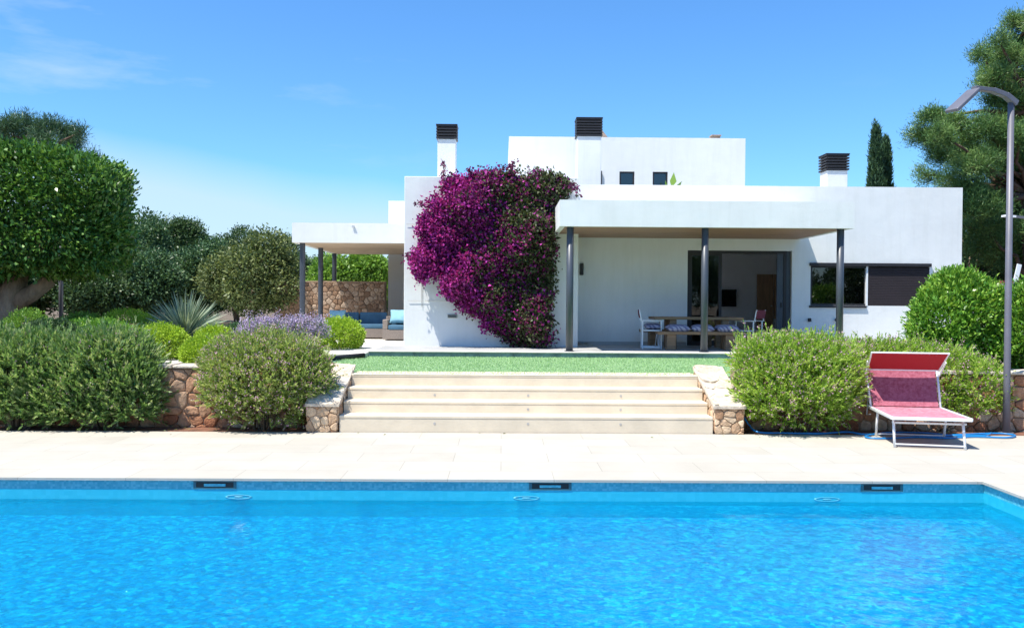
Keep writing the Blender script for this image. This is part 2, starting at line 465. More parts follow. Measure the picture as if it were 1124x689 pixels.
def shell(rng, lobes, n, inner=.55, outer=1.03, power=2.0, low=-1.0):
    """points near the outer surface of a union of ellipsoids (optionally squarish), with outward normals"""
    c = np.array([l[0] for l in lobes], float); r = np.array([l[1] for l in lobes], float)
    w = (r[:, 0]*r[:, 1]+r[:, 1]*r[:, 2]+r[:, 0]*r[:, 2]); w = w/w.sum()
    P = []; Q = []; tot = 0
    while tot < n:
        k = rng.choice(len(c), size=n, p=w)
        u = unit(rng.normal(size=(n, 3)))
        if power != 2.0:
            s = (np.abs(u)**power).sum(1)**(-1/power); uu = u*s[:, None]
        else: uu = u
        t = 1-(1-rng.uniform(0, 1, n)**.45)*(1-inner) ; t = inner+(outer-inner)*rng.beta(3.2, 1.1, n)
        p = c[k] + uu*r[k]*t[:, None]
        ok = u[:, 2] > low
        for j in range(len(c)):
            q = (np.abs((p-c[j])/r[j])**power).sum(1)**(1/power)
            ok &= (q > inner*.92) | (k == j)
        nn = unit(u/r[k])
        P.append(p[ok]); Q.append(nn[ok]); tot += ok.sum()
    return np.concatenate(P)[:n], np.concatenate(Q)[:n]

def clumpy(rng, lobes, nclump, per, spread, L, W, power=2.0, up=.3, rand=.8, inner=.6, low=-1., tone=.35, droop=.15, flat=1.0):
    p, q = shell(rng, lobes, nclump, inner=inner, power=power, low=low)
    t = rng.normal(0, 1, nclump)
    P = np.repeat(p, per, 0) + rng.normal(size=(nclump*per, 3))*spread*np.array([1, 1, flat])
    D = np.repeat(q, per, 0) + rng.normal(size=(nclump*per, 3))*rand + np.array([0, 0, up])
    V = leaves(rng, P, D, L, W, droop)
    rn = .5 + np.repeat(t, per)*tone*.5 + rng.normal(0, .18, nclump*per)
    return V, rn

def sprigs(rng, lobes, ns, per, length, L, W, up=.6, wild=.42, inner=.45, low=-.6, power=2.0):
    p, q = shell(rng, lobes, ns, inner=inner, low=low, power=power, outer=.98)
    d = unit(q + np.array([0, 0, up]) + rng.normal(size=(ns, 3))*wild)
    ln = length*(rng.uniform(.45, 1.25, ns)+(rng.uniform(size=ns) < .10)*rng.uniform(.3, 1.0, ns))
    tt = np.tile(np.linspace(.05, 1, per), ns)
    P = np.repeat(p, per, 0) + np.repeat(d, per, 0)*(tt*np.repeat(ln, per))[:, None]
    rd = unit(np.cross(np.repeat(d, per, 0), unit(rng.normal(size=(ns*per, 3)))))
    D = np.repeat(d, per, 0)*.75 + rd*.8*(1.15-tt)[:, None]
    V = leaves(rng, P, D, L, W)
    rn = .42 + np.repeat(rng.normal(0, .17, ns), per) + (tt-.5)*.22 + rng.normal(0, .14, ns*per)
    tips = p + d*ln[:, None]
    return V, rn, tips, d

def blossoms(rng, tips, dirs, frac, k, size, spread):
    m = rng.uniform(size=len(tips)) < frac
    t = tips[m]; d = dirs[m]
    P = np.repeat(t, k, 0) + rng.normal(size=(len(t)*k, 3))*spread
    D = np.repeat(d, k, 0)*.4 + rng.normal(size=(len(t)*k, 3))
    return leaves(rng, P, D, size, size*.9), rng.uniform(0, 1, len(t)*k)

def bumpy(seed, c, r, n, rr=(.3, .5), squash=1.0):
    """break one crown into uneven lobes"""
    rs = random.Random(seed); out = [(c, (r[0]*.78, r[1]*.78, r[2]*.78))]
    for i in range(n):
        th = rs.uniform(0, 2*math.pi); ph = math.asin(rs.uniform(-.45, 1))
        k = rs.uniform(*rr)
        out.append(((c[0]+r[0]*(1-k*.8)*math.cos(th)*math.cos(ph), c[1]+r[1]*(1-k*.8)*math.sin(th)*math.cos(ph), c[2]+r[2]*(1-k*.8)*math.sin(ph)),
                    (r[0]*k, r[1]*k, r[2]*k*squash)))
    return out

# stones -----------------------------------------------------------
def voronoi_cells(rs, w, h, sx, sz, jit=.42):
    nx = max(1, round(w/sx)); nz = max(1, round(h/sz)); pts = []
    for k in range(-1, nz+1):
        for i in range(-1, nx+1):
            off = .5*(k % 2)
            pts.append(((i+.5+off*.9+rs.uniform(-jit, jit))*w/nx, (k+.5+rs.uniform(-jit, jit)*.8)*h/nz))
    cells = []
    for a, (px, pz) in enumerate(pts):
        poly = [(0, 0), (w, 0), (w, h), (0, h)]
        for b, (qx, qz) in enumerate(pts):
            if a == b or abs(qx-px) > 2.9*sx or abs(qz-pz) > 2.9*sz: continue
            mx, mz = (px+qx)/2, (pz+qz)/2; nx_, nz_ = qx-px, qz-pz
            new = []
            for i in range(len(poly)):
                A = poly[i]; B = poly[(i+1) % len(poly)]
                da = (A[0]-mx)*nx_+(A[1]-mz)*nz_; db = (B[0]-mx)*nx_+(B[1]-mz)*nz_
                if da <= 0: new.append(A)
                if da*db < 0:
                    t = da/(da-db); new.append((A[0]+(B[0]-A[0])*t, A[1]+(B[1]-A[1])*t))
            poly = new
            if len(poly) < 3: break
        if len(poly) >= 3:
            ar = abs(sum(poly[i][0]*poly[(i+1) % len(poly)][1]-poly[(i+1) % len(poly)][0]*poly[i][1] for i in range(len(poly))))/2
            if ar > .25*sx*sz*.3: cells.append(poly)
    return cells
def stone_face(mb, rnd, rs, O, U, V_, Nn, w, h, sx, sz, gap=.012, relief=.035, clip=None):
    O = Vector(O); U = Vector(U).normalized(); V_ = Vector(V_).normalized(); Nn = Vector(Nn).normalized()
    for poly in voronoi_cells(rs, w, h, sx, sz):
        if clip: 
            poly = clip(poly)
            if poly is None or len(poly) < 3: continue
        cx = sum(p[0] for p in poly)/len(poly); cz = sum(p[1] for p in poly)/len(poly)
        size = max(max(abs(p[0]-cx), abs(p[1]-cz)) for p in poly)
        if size < .02: continue
        # midpoints soften the outline
        pp = []
        for i in range(len(poly)):
            A = poly[i]; B = poly[(i+1) % len(poly)]
            for t in (.18, .5, .82): pp.append((A[0]+(B[0]-A[0])*t, A[1]+(B[1]-A[1])*t))
        n = len(pp); rings = []
        dz = relief*rs.uniform(.5, 1.1); tx, tz = rs.uniform(-.12, .12), rs.uniform(-.12, .12)
        for sc_, d in ((1-gap/size, 0), (1-gap*1.1/size-.02, dz*.75), (1-gap*2/size-.14, dz), (.45, dz*1.08)):
            ring = []
            for (x, z) in pp:
                j = rs.uniform(-.004, .004)
                X = cx+(x-cx)*sc_+j; Z = cz+(z-cz)*sc_+j
                dd = d + (tx*(X-cx)+tz*(Z-cz))*(1 if d else 0)+(rs.uniform(-.003, .003) if d else 0)
                ring.append(O+U*X+V_*Z+Nn*dd)
            rings.append(ring)
        vs = [v for r_ in rings for v in r_]+[O+U*cx+V_*cz+Nn*dz*1.1]
        fs = []
        for a in range(3):
            for i in range(n):
                fs.append((a*n+i, a*n+(i+1) % n, (a+1)*n+(i+1) % n, (a+1)*n+i))
        fs += [(3*n+i, 3*n+(i+1) % n, 4*n) for i in range(n)]
        mb.add(vs, fs); rnd += [rs.random()]*len(fs)

# ================================================================== SETTING
ZP = .90     # porch floor
ZG = .79     # lawn
YD = 13.15   # front of stairs
YPOOL = 9.74
PX0, PX1, PY0 = -8.5, X_(1080, 529, YPOOL), 1.2
WZ = -.245
# lower ground with pool hole
def ring_sheet(x0, x1, y0, y1, hx0, hx1, hy0, hy1, z, t=None):
    mb = MB()
    for a, b, c, d in ((x0, hx0, y0, y1), (hx1, x1, y0, y1), (hx0, hx1, y0, hy0), (hx0, hx1, hy1, y1)):
        mb.add([(a, c, z), (b, c, z), (b, d, z), (a, d, z)], [(0, 1, 2, 3)])
    return mb
struct(ring_sheet(-500, 500, -500, 13.9, -12, 11.5, -2, YD-.01, -.03).build('ground', M['earth']))
struct(MB().add([(-12, YD+.002, -.012), (11.5, YD+.002, -.012), (11.5, 13.8, -.012), (-12, 13.8, -.012)], [(0, 1, 2, 3)]).build('planting_bed', M['soil']))
_a, _b = -3.0, 3.72
gg = MB()
for q in (((-700, 13.86), (_a, 13.86), (_a, 14.6), (-700, 14.6)), ((_b, 13.86), (700, 13.86), (700, 14.6), (_b, 14.6)), ((-700, 14.6), (700, 14.6), (700, 900), (-700, 900))):
    gg.add([(x, y, .78) for x, y in q], [(0, 1, 2, 3)])
struct(gg.build('garden_ground', M['earth']))
# deck slabs round the pool with real thickness
ov = .03
dk = MB()
for a, b, c, d in ((-12, PX0+ov, -2, YD), (PX1-ov, 11.5, -2, YD), (PX0+ov, PX1-ov, -2, PY0+ov), (PX0+ov, PX1-ov, YPOOL-ov, YD)):
    dk.add([(a, c, 0), (b, c, 0), (b, d, 0), (a, d, 0)], [(0, 1, 2, 3)])
# inner lip
def lip(mb, z0, z1, x0, x1, y0, y1):
    mb.add([(x0, y0, z0), (x1, y0, z0), (x1, y1, z0), (x0, y1, z0), (x0, y0, z1), (x1, y0, z1), (x1, y1, z1), (x0, y1, z1)],
           [(0, 1, 5, 4), (1, 2, 6, 5), (2, 3, 7, 6), (3, 0, 4, 7)])
lip(dk, -.028, 0, PX0+ov, PX1-ov, PY0+ov, YPOOL-ov)
for a, b, c, d in ((PX0-.05, PX0+ov, PY0, YPOOL), (PX1-ov, PX1+.05, PY0, YPOOL), (PX0-.05, PX1+.05, PY0-.05, PY0+ov), (PX0-.05, PX1+.05, YPOOL-ov, YPOOL+.05)):
    dk.add([(a, c, -.028), (b, c, -.028), (b, d, -.028), (a, d, -.028)], [(3, 2, 1, 0)])
lip(dk, -.3, 0, -12, 11.5, -2, YD)
struct(dk.build('pool_deck', M['deck']))
# basin
DEP = -.43
bs = MB()
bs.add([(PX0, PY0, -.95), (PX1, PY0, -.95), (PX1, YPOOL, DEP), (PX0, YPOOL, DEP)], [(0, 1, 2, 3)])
wb_ = MB(); lip(wb_, -1.0, -.13, PX0, PX1, PY0, YPOOL); struct(wb_.build('pool_wall', M['mosaic_wall']))
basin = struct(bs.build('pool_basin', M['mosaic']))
bb = MB(); lip(bb, -.13, -.028, PX0, PX1, PY0, YPOOL)
struct(bb.build('pool_tile_band', M['mosaic_band']))
struct(MB().add([(PX0, PY0, WZ), (PX1, PY0, WZ), (PX1, YPOOL, WZ), (PX0, YPOOL, WZ)], [(0, 1, 2, 3)]).build('pool_water', M['water']))

# lawn and patio
lx0 = X_(388, 412, 14.2)
lw = MB().add([(lx0, 14.2, ZG), (9.3, 14.2, ZG), (9.3, 18.84, ZG), (-3.55, 18.84, ZG), (-3.55, 17.8, ZG)], [(0, 1, 2, 3, 4)])
struct(lw.build('lawn', M['lawn']))
rng = np.random.default_rng(5)
n = 60000
yy = rng.uniform(14.22, 18.8, n); xx = rng.uniform(-3.5, 9.2, n)
ok = (xx > lx0 - (yy-14.2)/3.6*(3.5+lx0) + .05) | (yy > 17.9)
xx, yy = xx[ok], yy[ok]; n = len(xx)
P = np.stack([xx, yy, np.full(n, ZG-.004)], 1)
D = rng.normal(size=(n, 3))*.45 + np.array([0, 0, 1])
tf = quadmesh('grass', leaves(rng, P, D, .034, .010), M['turf'], rng.uniform(0, 1, n)); struct(tf, 'stuff')

pf = MB().box(-2.9, 12.3, 18.86, 34, .5, ZP)
struct(pf.build('porch_floor', M['porch_floor'], bevel=.008))
se = MB()
x = -2.9
rs = random.Random(3)
while x < 9.6:
    w = rs.uniform(.9, 1.3); se.box(x+.003, x+w-.003, 18.82, 18.862, .6, ZP-.012); x += w
struct(se.build('porch_kerb', M['slate_step'], bevel=.004))
struct(MB().box(-2.9, 9.7, 18.79, 19.25, ZP-.010, ZP+.014).build('porch_edge_paving', M['pale_paving'], bevel=.006))
struct(MB().box(-9.5, -2.9, 19.6, 34, .5, ZP-.004).build('patio_paving', M['pale_paving'], bevel=.01))
struct(MB().box(-4.0, -2.905, 18.25, 19.58, .6, ZP-.02).build('path_paving', M['pale_paving'], bevel=.01))
gv = MB().add([(-7.6, 14.2, .79), (-5.75, 14.2, .79), (-5.4, 18, .79), (-5.6, 24, .79), (-7.9, 24, .79), (-7.0, 18, .79)], [(0, 1, 2, 3, 4, 5)])
struct(gv.build('path', M['gravel']))

# ================================================================== STAIRS
TR = .348
sx0, sx1 = X_(372, 470, YD), X_(783, 474, YD)
st = thing('stone_steps', ((sx0+sx1)/2, YD, 0), 'wide flight of four cream stone steps rising from the pool deck to the lawn', 'steps')
zt = [.256, .435, .613, .80]
for k in range(4):
    y0 = YD+.01+k*TR; y1 = YD+(k+1)*TR+(.25 if k == 3 else .02)
    s = MB()
    s.box(sx0+.002, sx1-.002, y0+.005, y1, (zt[k-1]-.05 if k else -.02), zt[k]-.045)
    s.box(sx0+.002, sx1-.002, y0, y1, zt[k]-.045, zt[k])
    so = s.build('step', M['steps'], st, bevel=.008)
    for pxl in (477, 579.5, 681):
        if k == 1 and pxl < 500: continue
        if k == 3: continue
        z = zt[k]-.115; c = at(pxl, 460, y0+.018)
        MB().tube([(c.x, y0+.001, z), (c.x, y0+.03, z)], .019, 14).build('step_light', M['lens_step'], so, smooth=False)

def wing(x0, x1, name_label, seed):
    zf = .44; zb = .93; y0 = YD-.03; y1 = YD+4*TR+.06
    zr = lambda y: zf+(zb-zf)*min(1, max(0, (y-y0)/(y1-y0)))
    t = thing('stone_wing_wall', ((x0+x1)/2, y0, 0), name_label, 'wall')
    b = MB().prism([(x0+.03, y0+.03, -.02), (x0+.03, y1, -.02), (x0+.03, y1, zb-.05), (x0+.03, y0+.03, zf-.05)], (x1-x0-.06, 0, 0))
    b.build('core', M['mortar'], t)
    rs = random.Random(seed); mb = MB(); rn = []
    stone_face(mb, rn, rs, (x0+.012, y0+.03, 0), (1, 0, 0), (0, 0, 1), (0, -1, 0), x1-x0-.024, zf-.05, .17, .15, .007, .03)
    # side faces follow the slope
    sl = (zb-zf)/(y1-y0)
    def clipper(poly):
        new = []
        for i in range(len(poly)):
            A = poly[i]; B = poly[(i+1) % len(poly)]
            da = A[1]-(zf-.05+sl*A[0]); db = B[1]-(zf-.05+sl*B[0])
            if da <= 0: new.append(A)
            if da*db < 0:
                k = da/(da-db); new.append((A[0]+(B[0]-A[0])*k, A[1]+(B[1]-A[1])*k))
        return new if len(new) > 2 else None
    stone_face(mb, rn, rs, (x0+.03, y0+.03, 0), (0, 1, 0), (0, 0, 1), (-1, 0, 0), y1-y0-.03, zb-.05, .2, .17, .007, .03, clipper)
    stone_face(mb, rn, rs, (x1-.03, y0+.03, 0), (0, 1, 0), (0, 0, 1), (1, 0, 0), y1-y0-.03, zb-.05, .2, .17, .007, .03, clipper)
    mb.build('stone_facing', M['stone'], t, smooth=False, rnd=rn)
    # sloping flagstone top
    cp = MB(); cr = []
    L = math.hypot(y1-y0, zb-zf)
    cp.prism([(x0-.01, y0-.01, zf-.05), (x0-.01, y1, zb-.05), (x0-.01, y1, zb-.005), (x0-.01, y0-.01, zf-.005)], (x1-x0+.02, 0, 0)); cr += [.5]*6
    U = Vector((1, 0, 0)); Vv = Vector((0, y1-y0, zb-zf)).normalized(); Nn = Vector((0, -(zb-zf), y1-y0)).normalized()
    stone_face(cp, cr, rs, (x0-.005, y0-.005, zf-.004), U, Vv, Nn, x1-x0+.01, L, .34, .3, .006, .016)
    cp.build('coping', M['stone_pale'], t, rnd=cr)
wing(sx0-.50, sx0-.005, 'sloping rubble stone wing wall at the left end of the steps, touched by the flowering bush', 11)
wing(sx1+.005, sx1+.48, 'sloping rubble stone wing wall at the right end of the steps', 12)

def retain(x0, x1, label, mat, seed, ztop=.96):
    t = thing('retaining_wall', ((x0+x1)/2, 13.7, 0), label, 'wall')
    MB().box(x0, x1, 13.70, 14.05, -.05, ztop-.06).build('core', M['mortar'], t)
    rs = random.Random(seed); mb = MB(); rn = []
    stone_face(mb, rn, rs, (x0, 13.70, -.02), (1, 0, 0), (0, 0, 1), (0, -1, 0), x1-x0, ztop-.05, .24, .19, .010, .05)
    mb.build('stone_facing', mat, t, rnd=rn)
    cp = MB(); cr = []; x = x0
    while x < x1-.1:
        w = min(rs.uniform(.35, .6), x1-x)
        dz = rs.uniform(-.012, .01)
        cp.box(x+.004, x+w-.004, 13.63+rs.uniform(-.02, .02), 14.1, ztop-.055, ztop+dz); cr += [rs.random()]*6; x += w
    cp.build('coping', M['stone_pale'], t, rnd=cr, bevel=.012)
retain(-10.5, sx0-.51, 'long red-brown rubble retaining wall behind the left shrubs', M['stone_red'], 21, .975)
retain(sx1+.49, 11.3, 'long rubble retaining wall behind the lounger and the lamp post', M['stone_red'], 22, .95)

# ================================================================== VILLA
YL, YW, YB = 21.1, 22.3, 34.0
xl = X_(443.5, 290, YL); xr = X_(634.5, 320, YL); xe = X_(1056, 260, YW)
zroof = Z_(1056, 206, YW)
villa = thing('villa', ((xl+xe)/2, YL, ZP), 'white flat-roofed modern villa with two covered terraces and slatted black chimneys', 'house')
w = MB().box(xl, xr, YL, YB, .5, zroof)
w.build('wall', M['plaster'], villa, bevel=.012)
# right front wall with openings
dx0, dx1 = X_(754.5, 320, YW), X_(869, 320, YW)
dz1 = Z_(810, 275, YW)
wx0, wx1 = X_(889.5, 320, YW), X_(1020, 320, YW)
wz0, wz1 = Z_(950, 335.5, YW), Z_(950, 292, YW)
fw = wall_holes(MB(), xr, xe, .5, zroof, YW, YW+.32, [(dx0, dx1, ZP, dz1), (wx0, wx1, wz0, wz1)])
fw.build('wall', M['plaster'], villa)
ow = MB().box(xe-.3, xe, YW+.32, YB, .5, zroof).box(xr, xe-.3, YB-.3, YB, .5, zroof)
ow.build('wall', M['plaster'], villa)
rf_ = MB()
for (a, b, c, d) in ((xr+.002, 2.49, YW+.322, YB-.302), (4.31, xe-.302, YW+.322, YB-.302), (2.49, 4.31, YW+.322, 24.49), (2.49, 4.31, 26.71, YB-.302)):  # slab leaves an unseen skylight hole, added to brighten the room
    rf_.box(a, b, c, d, zroof-.45, zroof-.3)
rf_.build('roof', M['roof'], villa)
# plinth skirting
MB().box(xr+.01, dx0-.02, YW-.018, YW-.002, ZP, ZP+.09).build('skirting', M['porch_floor'], villa)
# interior room
rx0, rx1, ry1 = xr+.3, 9.42, 28.3
rm = MB()
def inner(mb, x0, x1, y0, y1, z0, z1):
    mb.add([(x0,y0,z0),(x1,y0,z0),(x1,y1,z0),(x0,y1,z0),(x0,y0,z1),(x1,y0,z1),(x1,y1,z1),(x0,y1,z1)],
           [(4,7,6,5),(1,5,6,2),(2,6,7,3),(3,7,4,0)])
inner(rm, rx0, rx1, YW+.325, ry1, ZP, zroof-.5)
rm.f = [f for f in rm.f if f != (4, 7, 6, 5)]
zc_ = zroof-.5
for (a, b, c, d) in ((rx0, 2.5, YW+.325, ry1), (4.3, rx1, YW+.325, ry1), (2.5, 4.3, YW+.325, 24.5), (2.5, 4.3, 26.7, ry1)):  # ceiling left open under the added skylight
    rm.add([(a, c, zc_), (b, c, zc_), (b, d, zc_), (a, d, zc_)], [(3, 2, 1, 0)])
lip(rm, zc_+.002, zroof-.25, 2.5, 4.3, 24.5, 26.7)
rm.box(rx1+.01, rx1+.13, YW+.33, ry1, ZP, zroof-.5)
rm.build('interior_wall', M['room'], villa)
MB().box(rx0, xe-.31, YW+.325, ry1, ZP-.02, ZP+.012).build('interior_floor', M['room_floor'], villa)
rm2 = MB(); inner(rm2, rx1+.15, xe-.31, YW+.33, 26, ZP, zroof-.5); rm2.build('interior_wall', M['room'], villa)
# interior door on back wall
a, b_ = at(831, 301, ry1-.03), at(849, 301, ry1-.03)
idr = MB().box(a.x, b_.x, ry1-.05, ry1-.01, ZP+.015, a.z).build('interior_door', M['door_wood'], villa, bevel=.004)
MB().box(b_.x-.09, b_.x-.05, ry1-.09, ry1-.052, ZP+1.0, ZP+1.04).build('handle', M['steel'], idr)
MB().box(b_.x+.02, b_.x+.26, ry1-.05, ry1-.01, ZP+.6, a.z).build('interior_cupboard', M['door_wood'], villa)
# sliding door
sd_ = MB()
y0, y1 = YW+.06, YW+.20
sd_.box(dx0, dx0+.07, y0, y1, ZP, dz1).box(dx1-.19, dx1-.12, y0, y1, ZP, dz1).box(dx0+.07, dx1-.19, y0, y1, dz1-.07, dz1).box(dx0+.07, dx1-.19, y0, y1, ZP, ZP+.03)
sdo = sd_.build('sliding_door', M['black'], villa)
MB().box(dx1-.118, dx1-.002, y0+.03, y1-.01, ZP, dz1-.002).build('door_reveal', M['slate'], villa)
mx = X_(790.5, 320, YW)
def leaf(x0, x1, ya, yb, parent):
    f = MB().box(x0, x0+.06, ya, yb, ZP+.031, dz1-.071).box(x1-.06, x1, ya, yb, ZP+.031, dz1-.071).box(x0+.06, x1-.06, ya, yb, dz1-.131, dz1-.071).box(x0+.06, x1-.06, ya, yb, ZP+.031, ZP+.11)
    fo = f.build('door_leaf', M['black'], parent)
    MB().box(x0+.06, x1-.06, (ya+yb)/2-.004, (ya+yb)/2+.004, ZP+.11, dz1-.131).build('glass', M['glass'], fo)
    return fo
leaf(dx0+.072, mx+.05, y0+.005, y0+.055, sdo)
# second leaf slid behind the first
leaf(dx0+.09, mx+.07, y0+.065, y0+.115, sdo)
jl = MB().box(dx1-.36, dx1-.192, y0+.02, y0+.07, ZP+.031, dz1-.071).build('door_leaf', M['slate'], sdo)
jy = y0+.012
MB().box(dx1-.26, dx1-.23, jy-.03, jy+.006, ZP+1.0, ZP+1.12).build('door_handle', M['black'], sdo)
# long window with shutter
win = MB()
yw0 = YW+.02
dvx = X_(950.5, 320, YW)
win.box(wx0, wx0+.05, yw0, yw0+.08, wz0, wz1).box(wx0+.05, dvx, yw0, yw0+.08, wz0, wz0+.05).box(wx0+.05, dvx, yw0, yw0+.08, wz1-.05, wz1)
wo = win.build('window', M['black'], villa)
MB().box(dvx, dvx+.045, YW-.01, yw0+.08, wz0, wz1-.002).build('mullion', M['white_metal'], wo)
MB().box(wx0+.05, dvx-.01, yw0+.035, yw0+.043, wz0+.05, wz1-.05).build('pane', M['glass_dark'], wo)
MB().box(wx0-.03, wx1+.03, YW-.06, yw0, wz1-.008, wz1+.075).build('shutter_box', M['black'], wo, bevel=.006)
MB().box(wx0-.03, dvx+.01, YW-.045, YW+.02, wz0-.055, wz0-.002).build('sill', M['black'], wo, bevel=.004)
sh = MB(); z = wz0+.004; sh.box(dvx+.05, wx1, YW+.035, YW+.05, wz0, wz1-.01)
while z < wz1-.05:
    sh.box(dvx+.05, wx1-.003, YW+.008, YW+.034, z, z+.038); z += .043
sh.build('shutter', M['shutter'], wo, bevel=.004)
# front canopy
ycf = 18.88
cx0, cx1 = X_(614.5, 235, ycf), X_(938, 236, ycf)
cz0, cz1 = Z_(776, 249.5, ycf), Z_(776, 220.5, ycf)
cn = MB()
# fascia ring and slab
cn.box(cx0, cx1, ycf, YW-.003, cz0+.03, cz1)
cn.box(cx0, cx1, ycf, ycf+.12, cz0, cz0+.03)
cn.box(cx0, cx0+.12, ycf+.12, YL-.003, cz0, cz0+.03).box(cx1-.12, cx1, ycf+.12, YW-.003, cz0, cz0+.03)
cno = cn.build('canopy', M['plaster'], villa)
cl = MB(); y = ycf+.122
while y < YW-.15:
    cl.box(cx0+.122, cx1-.122, y, y+.138, cz0+.006, cz0+.028); y += .142
cl.build('wooden_ceiling', M['wood_ceiling'], cno)
for pxl in (625.5, 773.5, 922):
    c = at(pxl, 310, 19.06)
    co_ = MB().tube([(c.x, 19.06, ZP), (c.x, 19.06, cz0+.01)], .078, 20).build('column', M['slate'], villa, smooth=False)
    for p in co_.data.polygons: p.use_smooth = len(p.vertices) == 4
    MB().tube([(c.x, 19.06, ZP+.013), (c.x, 19.06, ZP+.03)], .11, 20).build('base_plate', M['slate'], co_)
# left terrace canopy
ylf = 24.4
lx0_, lx1_ = X_(320.5, 255, ylf), xl+.005
lz0, lz1 = Z_(380, 266.4, ylf), Z_(380, 244.8, ylf)
ylb = 30.5
lc = MB().box(lx0_, lx1_-.01, ylf, ylb, lz0+.02, lz1).box(lx0_, lx1_-.01, ylf, ylf+.15, lz0, lz0+.02).box(lx0_, lx0_+.15, ylf+.15, ylb, lz0, lz0+.02)
lco = lc.build('canopy', M['plaster'], villa)
MB().box(lx0_+.152, lx1_-.012, ylf+.152, ylb-.01, lz0+.004, lz0+.019).build('ceiling', M['cream_ceiling'], lco)
for pxl, Y in ((332, 24.75), (352, 27.0), (367, 30.1)):
    c = at(pxl, 300, Y)
    MB().tube([(c.x, Y, ZP-.01), (c.x, Y, lz0+.01)], .078, 16).build('column', M['slate'], villa)
# small spotlight on left fascia
c = at(388, 248, ylf)
MB().tube([(c.x, ylf+.01, c.z), (c.x, ylf-.05, c.z-.02)], [.03, .045], 12).build('spotlight', M['white_metal'], villa)
# rear wing
rw = MB().box(X_(426, 320, 30.6), xl-.003, 30.6, YB, .5, Z_(430, 220.5, 30.6))
rw.build('wall', M['plaster'], villa)
# upper storey
YU = 28.0
ux0, ux1 = X_(558.5, 180, YU), X_(818, 180, YU); uz = Z_(700, 151, YU)
u = MB()
hw = []
for a, b in ((680, 696.5), (716.5, 733)):
    hw.append((X_(a, 190, YU), X_(b, 190, YU), Z_(707, 207, YU), Z_(707, 188.5, YU)))
uw = wall_holes(MB(), ux0, ux1, zroof-.28, uz, YU, YU+.3, hw)
uw.box(ux0, ux0+.3, YU+.3, YB-.1, zroof-.28, uz).box(ux1-.3, ux1, YU+.3, YB-.1, zroof-.28, uz).box(ux0+.3, ux1-.3, YB-.4, YB-.1, zroof-.28, uz)
uw.box(ux0+.3, ux1-.3, YU+.3, YB-.4, uz-.4, uz-.25)
us = uw.build('upper_storey', M['plaster'], villa)
for (a, b, c, d) in hw:
    wf = MB().box(a, a+.05, YU+.03, YU+.12, c, d).box(b-.05, b, YU+.03, YU+.12, c, d).box(a+.05, b-.05, YU+.03, YU+.12, d-.05, d).box(a+.05, b-.05, YU+.03, YU+.12, c, c+.05).build('window', M['black'], villa)
    MB().box(a+.05, b-.05, YU+.06, YU+.07, c+.05, d-.05).build('pane', M['glass_dark'], wf)
# drainpipe beside the tall chimney
c = at(659.8, 195, YU-.06)
MB().tube([(c.x, YU-.05, zroof-.25), (c.x, YU-.05, Z_(660, 188, YU))], .03, 8).build('drainpipe', M['black'], villa)
# chimneys
def chimney(pxa, pxb, ytop_cap, ycap, Y, depth, capover=1.5):
    xa, xb = X_(pxa, ycap, Y), X_(pxb, ycap, Y)
    zc = Z_((pxa+pxb)/2, ycap, Y); zt_ = Z_((pxa+pxb)/2, ytop_cap, Y)
    b = MB().box(xa, xb, Y, Y+depth, zroof-.3, zc).build('chimney', M['plaster'], villa, bevel=.01)
    o = .035
    cp = MB(); H = zt_-zc
    cp.box(xa+.03, xb-.03, Y+.03, Y+depth-.03, zc, zt_-.02)
    k = max(5, int(H/.075)); 
    for i in range(k):
        z = zc+.01+i*H/k
        # louvre blades as tilted frames
        z1_ = z+H/k*.55
        for (p0, p1, q0, q1) in ((xa-o, xb+o, Y-o, Y+.02), (xa-o, xb+o, Y+depth-.02, Y+depth+o), (xa-o, xa+.02, Y+.02, Y+depth-.02), (xb-.02, xb+o, Y+.02, Y+depth-.02)):
            cp.box(p0, p1, q0, q1, z, z1_)
    cp.box(xa-o-.01, xb+o+.01, Y-o-.01, Y+depth+o+.01, zt_-.02, zt_)
    cp.build('chimney_cap', M['black'], b)
chimney(480.3, 500.2, 136.5, 152.5, 22.6, .5)
chimney(634, 660, 129, 149.5, 26.0, .6)
chimney(908, 930.5, 168.5, 187, 24.2, .55)
# tiled roof peak behind the tall chimney, aerial and vent
pk = at(664, 144, 30); 
x0, z0 = pk.x-.6, uz-.1
MB().prism([(x0, 30, z0), (x0+1.1, 30, z0), (x0+.45, 30, pk.z+.1)], (0, 2.2, 0)).build('tiled_roof_peak', M['tile_roof'], villa)
ae = at(728, 152, 30)
am = MB().tube([(ae.x, 30, uz-.3), (ae.x, 30, uz+.28)], .012, 6)
for k in range(4): am.tube([(ae.x-.35+.2*k, 29.8, uz+.06+.0*k), (ae.x-.27+.2*k, 29.8, uz+.28)], .009, 5)
am.tube([(ae.x-.45, 29.8, uz+.1), (ae.x+.35, 30.0, uz+.1)], .01, 5)
am.build('aerial', M['steel'], villa)
v = at(785.5, 150, 30)
MB().box(v.x-.14, v.x+.14, 29.9, 30.2, uz-.3, v.z+.0).box(v.x-.17, v.x+.17, 29.87, 30.23, v.z, v.z+.04).build('roof_vent', M['tile_roof'], villa)
